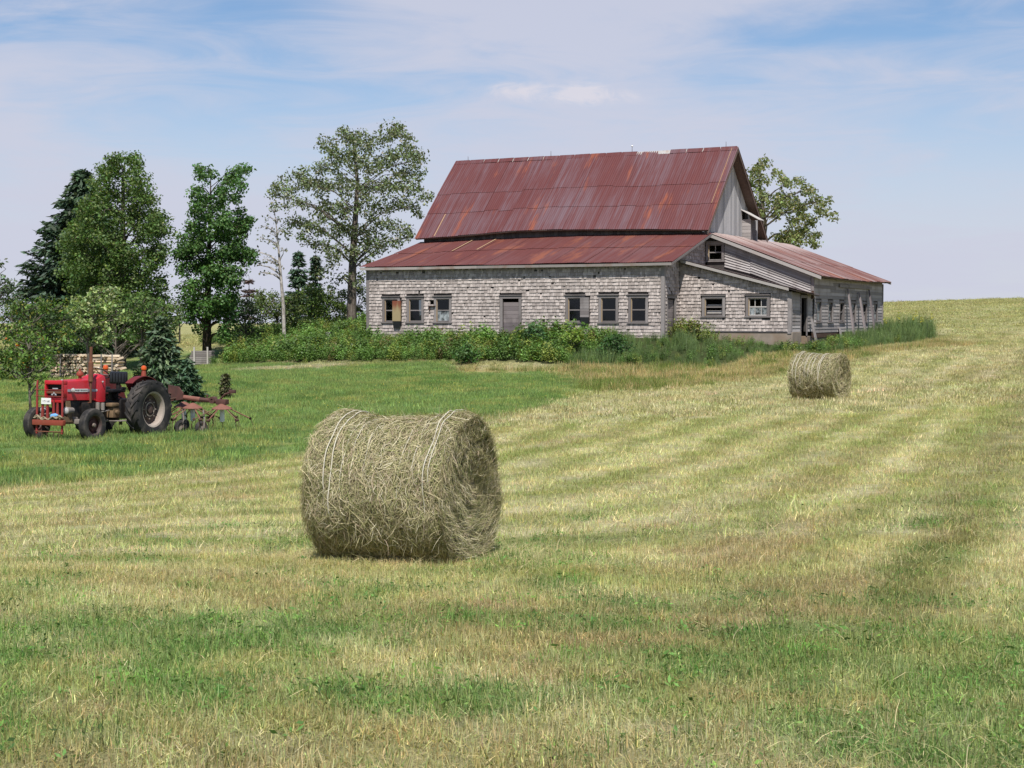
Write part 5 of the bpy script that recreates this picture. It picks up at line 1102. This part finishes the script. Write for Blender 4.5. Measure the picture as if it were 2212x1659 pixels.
td(MB().prism([(.22, .72), (.62, .78), (.62, .92), (.50, 1.06), (.22, 1.10)], .02, .06, lambda p, q, d: (d, p, q)), 'headstock_plate', 'dark_rust', smooth=0)
mb = MB(); mb.tube([(.55, -.05, 1.0), (.05, .3, .9)], .02, 6); mb.tube([(.55, .25, .75), (.05, .42, .80)], .024, 6); mb.tube([(.55, -.25, .62), (.05, -.2, .78)], .024, 6); td(mb, 'hitch_strut', 'iron')
for x, y, a0 in ((-.25, .42, .3), (.10, .92, .9), (.05, 1.68, .1), (-.1, -.6, .5)):
    rt = td(MB().lathe([(-.03, .02), (-.015, .23), (.0, .225), (.07, .10), (.10, .05), (.11, .001)], (x, y, .60), (0, 0, 1), 20), 'rotor', 'pink_rust')
    mb = MB(); mb.cbox((x - .04, y - .04, .30), (x + .04, y + .04, .585), .012); td(mb, 'rotor_post', 'white', rt)
    for k in range(6):
        a = a0 + k * 1.047; d = Vector((math.cos(a), math.sin(a), 0)); s_ = Vector((-d.y, d.x, 0)); c = Vector((x, y, .585)); e = c + d * .62 - Vector((0, 0, .22))
        mb = MB(); mb.tube([c + d * .18, e], .013, 5); td(mb, 'rotor_arm', 'tan_dirt' if k % 2 else 'pink_rust', rt)
        mb = MB(); mb.lathe([(-.04, .03), (.04, .03), (.045, .001)], e, s_, 8)
        for q in (-1, 1): mb.tube([e + s_ * .03 * q, e + s_ * .04 * q + d * .06 - Vector((0, 0, .12)), e + s_ * .05 * q + d * .05 - Vector((0, 0, .34))], .006, 4)
        td(mb, 'tine', 'iron', rt)
for x, y in ((-.30, .36), (.28, .72), (.28, 1.28)):
    wl_ = td(MB().lathe([(-.03, .001), (-.03, .08), (.03, .08), (.03, .001)], (x, y, .16), (.35, 1, 0), 14), 'support_wheel', 'rim')
    td(MB().lathe([(-.045, .08), (-.055, .12), (-.03, .158), (0, .165), (.03, .158), (.055, .12), (.045, .08)], (x, y, .16), (.35, 1, 0), 22), 'tyre', 'rubber', wl_)
    mb = MB(); mb.tube([(x, y + .07, .16), (x - .02, y + .07, .36), (x - .05, y + .02, .56)], .018, 6); td(mb, 'wheel_fork', 'axle_grey', wl_)

# ------------------------------------------------------------------ firewood, boards, post, shed
M['log_end'] = wood('split_log', (.42, .31, .20), (.74, .62, .47), (.40, .24, .12), (4, 4, 4), 1.0, .5); M['log_bark'] = wood('log_bark', (.20, .14, .10), (.50, .42, .33), (.13, .09, .07), (3, 3, 3))
p = at(190, 812, 52); fw = thing('firewood_pile', 'stacked pile of pale split firewood behind the tractor', 'firewood pile', (p[0], p[1], h1(p[0], p[1]) - .04), math.atan2(-p[0], p[1]) * -1 + .06)
lm = []
for k in range(8):
    n = R.choice((4, 5, 6, 7)); poly = [(math.cos(6.283 * i / n) * R.uniform(.8, 1.1), math.sin(6.283 * i / n) * R.uniform(.75, 1.1)) for i in range(n)]
    lm.append(MB().prism(poly, -.2, .2, lambda p, q, d: (p, d, q)).mesh('log', M['log_end' if k % 4 else 'log_bark']))
cnt = 0
for row in range(8):
    z = .06 + row * .105; x = -1.36 + (.05 if row % 2 else 0) + max(0, row - 6) * .09; lim = 1.34 - max(0, row - 5) * .05 - R.random() * .15
    while x < lim and cnt < 290:
        sidew = .05 < x < lim - .42 and R.random() < .72; w_ = R.uniform(.40, .48) if sidew else R.uniform(.095, .15)
        o = bpy.data.objects.new('log', R.choice(lm)); link(o, fw); r_ = .052 if sidew else w_ * .5; o.scale = (r_, R.uniform(.9, 1.1), .054)
        o.location = (x + w_ / 2, R.uniform(-.06, .06), z + R.uniform(-.012, .012)); o.rotation_euler = (R.gauss(0, .05), R.uniform(-.3, .3) if not sidew else 0, (math.pi / 2 if sidew else 0) + R.gauss(0, .06)); x += w_ + .006; cnt += 1
for x in (-.9, .2, .62, 1.02): mb = MB(); mb.tube([(x, -.27, -.1), (x + .02, -.26, .85)], .025, 6); mb.build('stake', M['trim'], fw)
p = at(438, 781, 69); bs = thing('board_stack', 'low grey stack of old boards held by two stakes', 'board stack', (p[0], p[1], h1(p[0], p[1]) - .03), -.1)
for k in range(7): mb = MB(); mb.cbox((-.52 + R.uniform(-.05, .08), -.25, .03 + k * .088), (.50 + R.uniform(-.05, .05), .25 - .05 * (k % 2), .108 + k * .088), .008); mb.build('plank', M['trim'], bs)
for x in (-.30, .32): mb = MB(); mb.cbox((x - .035, -.33, -.1), (x + .035, -.27, .82), .008); mb.build('stake', M['fascia'], bs)
p = at(709, 756, 70); po = MB(); po.cbox((-.10, -.10, -.1), (.10, .10, .62), .02); po = po.build('fence_post', M['trim'], None, 0, (p[0], p[1], h1(p[0], p[1]))); tag(po, 'short grey weathered post in the weeds beside the barn', 'post')

# ------------------------------------------------------------------ grass, weeds and stubble
def ribbon_tuft(rg, n, rad, h, wd, lean=.6, seg=2, cols=((1, 1, 1),), tip=.15, lie=0.0):
    """n blades in a patch; returns verts, faces, colours"""
    a = rg.random(n) * 6.283; r = rad * np.sqrt(rg.random(n)); base = np.stack([np.cos(a) * r, np.sin(a) * r, np.full(n, -.012)], 1)
    d = rg.random(n) * 6.283; hh = rg.uniform(h[0], h[1], n); ln = np.abs(rg.normal(0, lean, n)).clip(0, 1.35); flat = rg.random(n) < lie
    ln = np.where(flat, rg.uniform(1.25, 1.5, n), ln); hd = np.stack([np.cos(d), np.sin(d), np.zeros(n)], 1); sd = np.stack([-np.sin(d), np.cos(d), np.zeros(n)], 1)
    tw = rg.normal(0, .9, n)[:, None]; sd = sd * np.cos(tw) + hd * np.sin(tw); w_ = rg.uniform(wd[0], wd[1], n)[:, None]; V = []
    for i in range(seg + 1):
        s = i / seg; an = ln[:, None] * (.55 + .45 * s); p = base + hh[:, None] * s * (hd * np.sin(an) + np.array([0, 0, 1]) * np.cos(an)) + np.array([0, 0, .015]) * flat[:, None]
        f = 1 - (1 - tip) * s ** 1.6; V += [p - sd * w_ * f * .5, p + sd * w_ * f * .5]
    V = np.stack(V, 1); k = 2 * (seg + 1); q = np.array([[2 * i, 2 * i + 1, 2 * i + 3, 2 * i + 2] for i in range(seg)])
    F_ = ((np.arange(n) * k)[:, None, None] + q[None]).reshape(-1, 4); c = np.array(cols)[rg.integers(0, len(cols), n)] * (1 + .22 * rg.normal(size=(n, 1))).clip(.4, 1.7)
    return V.reshape(-1, 3), F_, np.repeat(c, k, 0)
def leafy_tuft(rg, n, rad, ln, asp, h, cols, up=.8):
    a = rg.random(n) * 6.283; r = rad * np.sqrt(rg.random(n)); c = np.stack([np.cos(a) * r, np.sin(a) * r, rg.uniform(h[0], h[1], n)], 1)
    nrm = np.array([0, 0, up]) + rg.normal(size=(n, 3)) * .5; nn = nrm / np.linalg.norm(nrm, axis=1)[:, None]
    ax = np.stack([np.cos(a), np.sin(a), rg.uniform(-.2, .7, n)], 1); ax -= nn * (ax * nn).sum(1)[:, None]; ax /= np.linalg.norm(ax, axis=1)[:, None]; b = np.cross(nn, ax); s = rg.uniform(ln[0], ln[1], n)[:, None]
    v = np.stack([c - ax * s * .5, c + b * s * asp * .5, c + ax * s * .5, c - b * s * asp * .5], 1).reshape(-1, 3)
    col = np.array(cols)[rg.integers(0, len(cols), n)] * (1 + .2 * rg.normal(size=(n, 1))).clip(.4, 1.6); return v, np.arange(n * 4).reshape(n, 4), np.repeat(col, 4, 0)
def join(*parts):
    o = 0; V, F_, C_ = [], [], []
    for v, f, c in parts: V.append(v); F_.append(f + o); C_.append(c); o += len(v)
    return np.concatenate(V), np.concatenate(F_), np.concatenate(C_)
def proto(name, parts, mat):
    v, f, c = join(*parts); return bpy.data.objects.new(name, arr_mesh(name, v, f, M[mat], c.clip(.02, 3)))
def scatter(name, label, pts, scale, tint, protos, kind='stuff', cat=None):
    n = len(pts); me = bpy.data.meshes.new(name); me.vertices.add(n); me.vertices.foreach_set('co', pts.astype(np.float32).ravel())
    rot = np.zeros((n, 3), np.float32); rot[:, 2] = rng.random(n) * 6.283; rot[:, 0] = rng.normal(0, .08, n); rot[:, 1] = rng.normal(0, .08, n)
    for nm, ty, val, key in (('rot', 'FLOAT_VECTOR', rot, 'vector'), ('tint', 'FLOAT_VECTOR', tint.astype(np.float32), 'vector')):
        a = me.attributes.new(nm, ty, 'POINT'); a.data.foreach_set(key, val.ravel())
    a = me.attributes.new('sc', 'FLOAT', 'POINT'); a.data.foreach_set('value', scale.astype(np.float32)); a = me.attributes.new('pick', 'INT', 'POINT'); a.data.foreach_set('value', rng.integers(0, len(protos), n).astype(np.int32))
    o = link(bpy.data.objects.new(name, me)); gt = bpy.data.node_groups.new(name, 'GeometryNodeTree')
    gt.interface.new_socket('Geometry', in_out='INPUT', socket_type='NodeSocketGeometry'); gt.interface.new_socket('Geometry', in_out='OUTPUT', socket_type='NodeSocketGeometry')
    N = gt.nodes; L = gt.links; gi = N.new('NodeGroupInput'); go = N.new('NodeGroupOutput'); jn = N.new('GeometryNodeJoinGeometry'); ip = N.new('GeometryNodeInstanceOnPoints')
    for p in protos:
        oi = N.new('GeometryNodeObjectInfo'); oi.inputs['Object'].default_value = p; oi.inputs['As Instance'].default_value = True; L.new(oi.outputs['Geometry'], jn.inputs[0])
    def na(nm, ty):
        x = N.new('GeometryNodeInputNamedAttribute'); x.data_type = ty; x.inputs['Name'].default_value = nm; return x.outputs[0]
    L.new(gi.outputs[0], ip.inputs['Points']); L.new(jn.outputs[0], ip.inputs['Instance']); ip.inputs['Pick Instance'].default_value = True
    L.new(na('pick', 'INT'), ip.inputs['Instance Index']); L.new(na('sc', 'FLOAT'), ip.inputs['Scale'])
    e2r = N.new('FunctionNodeEulerToRotation'); L.new(na('rot', 'FLOAT_VECTOR'), e2r.inputs[0]); L.new(e2r.outputs[0], ip.inputs['Rotation'])
    L.new(ip.outputs[0], go.inputs[0]); md = o.modifiers.new('scatter', 'NODES'); md.node_group = gt
    return tag(o, label, cat, kind=kind)
def view_points(y0, y1, dens, marg=4.2):
    """random points over the strip of ground in front of the camera between two depths"""
    k = CX / F; area = k * (y1 ** 2 - y0 ** 2) + 2 * marg * (y1 - y0); n = int(area * dens)
    y = np.sqrt(y0 ** 2 + rng.random(n * 2) * (y1 ** 2 - y0 ** 2)); x = (rng.random(n * 2) * 2 - 1) * (k * y + marg); m = n; return x[:m], y[:m]
def on_ground(x, y): return np.c_[x, y, H(x, y) + .05 * (fbm(x * .8, y * .8, 71, 3) - .5) + .028 * (fbm(x * 3.1, y * 3.1, 77, 2) - .5)]
rg = np.random.default_rng(5)
SC = ((1, 1, 1), (1.22, 1.16, 1.1), (.75, .80, .64), (1.0, .90, .76), (.86, 1.08, .75))
SCF = ((1, 1, 1), (1.08, 1.05, 1.02), (.92, .94, .9))
stub = [proto('stubble', [ribbon_tuft(rg, 44, .14, (.025, .075), (.0028, .0062), .75, 2, SC, lie=.22)], 'blade') for _ in range(4)]
stub2 = [proto('stubble', [ribbon_tuft(rg, 60, .24, (.03, .085), (.005, .010), .8, 1, SC, lie=.2)], 'blade') for _ in range(3)]
stub3 = [proto('stubble', [ribbon_tuft(rg, 70, .5, (.04, .10), (.012, .022), .8, 1, SCF)], 'blade') for _ in range(3)]
def tinted(x, y, pts_scale=(.8, 1.25), j=.16):
    c, lw, dr, wd, gm = ground_col(x, y); c = c * (1 + j * rng.normal(size=(len(x), 1))) * (1 + .06 * rng.normal(size=(len(x), 3))); return c.clip(.01, .9), lw, dr, wd, gm
def field(y0, y1, dens, protos, name, label, boost=1.15):
    x, y = view_points(y0, y1, dens); c, lw, dr, wd, gm = tinted(x, y); keep = (lw < .5) & (wd < .4) & (dr < .6); x, y, c = x[keep], y[keep], c[keep]
    scatter(name, label, on_ground(x, y), rng.uniform(.75, 1.25, len(x)), c * boost, protos)
field(3.6, 13, 120, stub, 'stubble', 'short dry hay stubble close to the camera')
field(3.6, 8, 110, stub, 'stubble', 'dense cut stubble at the near edge of the field')
field(13, 30, 34, stub2, 'stubble', 'short mown hay stubble around the big bale')
field(30, 80, 7.5, stub3, 'stubble', 'pale mown stubble on the far slope')
stub4 = [proto('stubble', [ribbon_tuft(rg, 90, 1.1, (.05, .11), (.025, .045), 1.0, 1, SCF)], 'blade') for _ in range(3)]
field(80, 170, 1.6, stub4, 'stubble', 'mown stubble running up to the skyline')
# clover and broad leaves in the green strip
clov = [proto('clover', [leafy_tuft(rg, 18, .15, (.014, .036), .40, (.01, .045), ((1, 1, 1), (1.3, 1.25, 1.1), (.75, .8, .8))), ribbon_tuft(rg, 34, .15, (.04, .10), (.0026, .0055), .75, 2, ((1, 1, 1), (1.2, 1.2, 1), (.8, .9, .8)))], 'blade') for _ in range(4)]
x, y = view_points(3.8, 16, 60); c, lw, dr, wd, gm = tinted(x, y); keep = (gm * .9 > rng.random(len(x)) ** .8) & (lw < .5); x, y = x[keep], y[keep]
t_ = np.array([.13, .235, .06]) * (1 + .25 * rng.normal(size=(len(x), 1))).clip(.5, 1.6) * (1 + .08 * rng.normal(size=(len(x), 3)))
scatter('clover', 'green clover and regrowing grass in the mown field', on_ground(x, y), rng.uniform(.7, 1.3, len(x)), t_.clip(.01, .6), clov)
# broad dock or dandelion leaves, sparse
dock = [proto('broad_leaf', [leafy_tuft(rg, 9, .07, (.025, .055), .36, (.012, .04), ((1, 1, 1), (1.3, 1.25, 1.2)), 1.0)], 'blade') for _ in range(3)]
x, y = view_points(4, 14, 2.6); c, lw, dr, wd, gm = tinted(x, y); keep = (gm > .25) | (rng.random(len(x)) < .12); x, y = x[keep], y[keep]
scatter('broad_leaf', 'flat broad weed leaves in the mown field', on_ground(x, y), rng.uniform(.6, 1.2, len(x)), np.array([.11, .225, .06]) * (1 + .2 * rng.normal(size=(len(x), 1))).clip(.5, 1.5), dock)
# loose straw left lying
straw = [proto('straw', [ribbon_tuft(rg, 9, .25, (.10, .30), (.0025, .0045), .1, 3, ((1, 1, 1), (1.25, 1.2, 1.15), (.7, .75, .6)), .6, lie=1.0)], 'blade') for _ in range(4)]
x, y = view_points(4, 20, 3.2); x = np.r_[x, rng.uniform(1.0, 2.6, 60), rng.normal(-.85, .75, 160)]; y = np.r_[y, rng.uniform(4.6, 5.8, 60), rng.normal(12.0, .55, 160)]; c, lw, dr, wd, gm = tinted(x, y); keep = lw < .4; x, y = x[keep], y[keep]
scatter('straw', 'loose dry straw lying on the stubble', on_ground(x, y), rng.uniform(.6, 1.2, len(x)), np.array([.52, .45, .27]) * (1 + .2 * rng.normal(size=(len(x), 1))).clip(.5, 1.4), straw)
# lawn
GC = ((1, 1, 1), (1.2, 1.2, 1), (.75, .82, .8), (1.35, 1.2, .9)); lawn_p = [proto('lawn_grass', [ribbon_tuft(rg, 80, .30, (.04, .125), (.006, .012), .65, 2, GC)], 'blade') for _ in range(4)]
x, y = view_points(18, 66, 16); c, lw, dr, wd, gm = tinted(x, y); keep = lw > .35 + .3 * rng.random(len(x)); x, y, c = x[keep], y[keep], c[keep]
scatter('lawn_grass', 'lush green grass of the lawn', on_ground(x, y), rng.uniform(.65, 1.2, len(x)) * (.8 + .5 * fbm(x * .5, y * .5, 91, 3)), c * 1.12, lawn_p)
yf = [proto('wildflower', [leafy_tuft(rg, 2, .12, (.02, .032), .9, (.11, .15), ((1, 1, 1),), 1.5)], 'blade')]
x, y = view_points(20, 48, .7); c, lw, dr, wd, gm = tinted(x, y); keep = lw > .6; x, y = x[keep], y[keep]; n_ = len(x)
scatter('wildflower', 'small yellow flowers dotted in the lawn', on_ground(x, y), np.full(n_, 1.0), np.tile(np.array([.75, .55, .03]), (n_, 1)), yf)
# rough dry grass between lawn and field, longer along the lawn edge
dryp = [proto('dry_grass', [ribbon_tuft(rg, 70, .34, (.08, .30), (.008, .014), .6, 3, ((1, 1, 1), (1.2, 1.1, .95), (.7, .85, .6), (1, .8, .65)), .2)], 'blade') for _ in range(4)]
x, y = view_points(18, 76, 9); c, lw, dr, wd, gm = tinted(x, y); sdl = poly_sd(x, y, LAWN)
edge = (np.abs(sdl + .2) < .45) & (rng.random(len(x)) < .55); keep = (dr > .3 + .5 * rng.random(len(x))) | edge; e_ = edge[keep]; x, y, c = x[keep], y[keep], c[keep]
tt_ = np.where(rng.random((len(x), 1)) < .5 * sstep(fbm(x * .5, y * .5, 87, 3), .35, .65)[:, None] * 1.6, np.array([[.19, .25, .075]]), np.array([[.45, .385, .21]])) * (1 + .18 * rng.normal(size=(len(x), 1))).clip(.5, 1.5)
scatter('dry_grass', 'long dry tan grass at the edge of the lawn', on_ground(x, y), rng.uniform(.55, 1.1, len(x)) * np.where(e_, .45, 1) * (.5 + .9 * fbm(x * .45, y * .45, 95, 3)), tt_, dryp)
# undergrowth bank: nettles, brambles, tall grass
def weed_proto():
    ps = []
    for s in range(9):
        a = rg.random() * 6.283; r = .32 * math.sqrt(rg.random()); hgt = rg.uniform(.5, 1.0); n = int(18 * hgt / .7); z = np.linspace(.12, hgt, n); an = np.arange(n) * 2.4 + rg.random() * 6
        rr_ = rg.uniform(.05, .13, n) * (1.15 - .55 * z / hgt); lx = r * math.cos(a) * (1 + .35 * z); ly = r * math.sin(a) * (1 + .35 * z); c = np.stack([lx + np.cos(an) * rr_, ly + np.sin(an) * rr_, z + rg.normal(0, .03, n)], 1)
        ax = np.stack([np.cos(an), np.sin(an), rg.uniform(-.6, .3, n)], 1); nn = np.array([0, 0, 1]) + rg.normal(size=(n, 3)) * .45 + np.stack([np.cos(an), np.sin(an), np.zeros(n)], 1) * .35
        v, f = kites(c, nn, rg.uniform(.09, .17, n), .55, ax); k = rg.choice([.7, 1.0, 1.3], p=[.3, .45, .25]); col = np.tile(np.array([k, k * rg.uniform(.92, 1.06), k * .95]), (n * 4, 1)) * (1 + .15 * rg.normal(size=(n * 4, 1))).clip(.5, 1.5); ps.append((v, f, col))
    return ps
weedp = [proto('weed', weed_proto(), 'weed') for _ in range(6)]
tallp = [proto('tall_grass', [ribbon_tuft(rg, 60, .30, (.4, .95), (.010, .018), .28, 3, GC, .2), leafy_tuft(rg, 14, .3, (.06, .12), .4, (.2, .6), GC)], 'weed') for _ in range(3)]
def region(n, bx, by):
    return rng.uniform(bx[0], bx[1], n), rng.uniform(by[0], by[1], n)
x, y = region(14000, (-20, 22), (52, 92)); lw, dr, wd = zones(x, y); u, v = barn_uv(x, y)
inb = ((u > -14.8) & (u < .15) & (v > -.35)) | ((u >= .1) & (u < 5.35) & (v > 1.45) & (v < 18.8)); keep = (wd > .25 + .5 * rng.random(len(x))) & ~inb; x, y, u, v = x[keep], y[keep], u[keep], v[keep]
front = (u > -17) & (u < 3) & (v < 0); rightw = u >= 2.2; sel = ~rightw | (rng.random(len(x)) < .25)
hmul = np.where(front, .36 + .34 * sstep(-v, .6, 2.2) * (1 - .45 * sstep(-v, 4.5, 7.5)), .66) * (.35 + 1.3 * fbm(x * .8, y * .8, 61, 3)) * np.where(rightw, .6, 1) * (1 - .5 * sstep(u, -2.2, -.2) * front) * (1 - .35 * (fbm(x * .35, y * .35, 66, 2) < .42))
cc = np.array([.115, .205, .05]) * (1 + .8 * (fbm(x * .7, y * .7, 63, 3)[:, None] - .5) * 2) * (1 + .2 * rng.normal(size=(len(x), 1))).clip(.5, 1.6); yl = rng.random(len(x)) < .17; cc[yl] = np.array([.22, .27, .06]); bn = rng.random(len(x)) < .04; cc[bn] = np.array([.19, .16, .07])
scatter('undergrowth', 'bank of green nettles and brambles in front of the barn', on_ground(x[sel], y[sel]), (hmul * rng.uniform(.75, 1.3, len(x)))[sel], cc[sel].clip(.01, .6), weedp)
sel = rightw | (rng.random(len(x)) < np.where(front & (u > -1.2), .75, .12)); hm2 = np.where(rightw, .30 + .65 * sstep(v, 5, 15), .48) * (.35 + 1.3 * fbm(x * .7, y * .7, 99, 3))
scatter('tall_grass', 'tall bluish green grass along the side wall of the barn', on_ground(x[sel], y[sel]), (hm2 * rng.uniform(.6, 1.25, len(x)))[sel], (np.array([.13, .195, .08]) * (1 + .2 * rng.normal(size=(sel.sum(), 1))).clip(.5, 1.5)), tallp)
# goldenrod stems at the far corner
gp = [proto('goldenrod', [leafy_tuft(rg, 26, .07, (.10, .16), .3, (.2, .9), ((.11, .2, .06), (.14, .24, .08)), .3), leafy_tuft(rg, 16, .07, (.07, .11), .6, (.9, 1.25), ((.42, .38, .04), (.3, .32, .05)), .5)], 'weed')]
q = np.array([bw(a, b, 0) for a, b in ((6.4, 15.5), (6.9, 16.6), (7.2, 17.6), (6.8, 18.2), (7.4, 16.2), (6.1, 17.2), (7.5, 18.6), (6.3, 14.2))]); scatter('goldenrod', 'yellow-tipped goldenrod at the far barn corner', on_ground(q[:, 0], q[:, 1]), rng.uniform(.8, 1.15, len(q)), np.ones((len(q), 3)), gp)
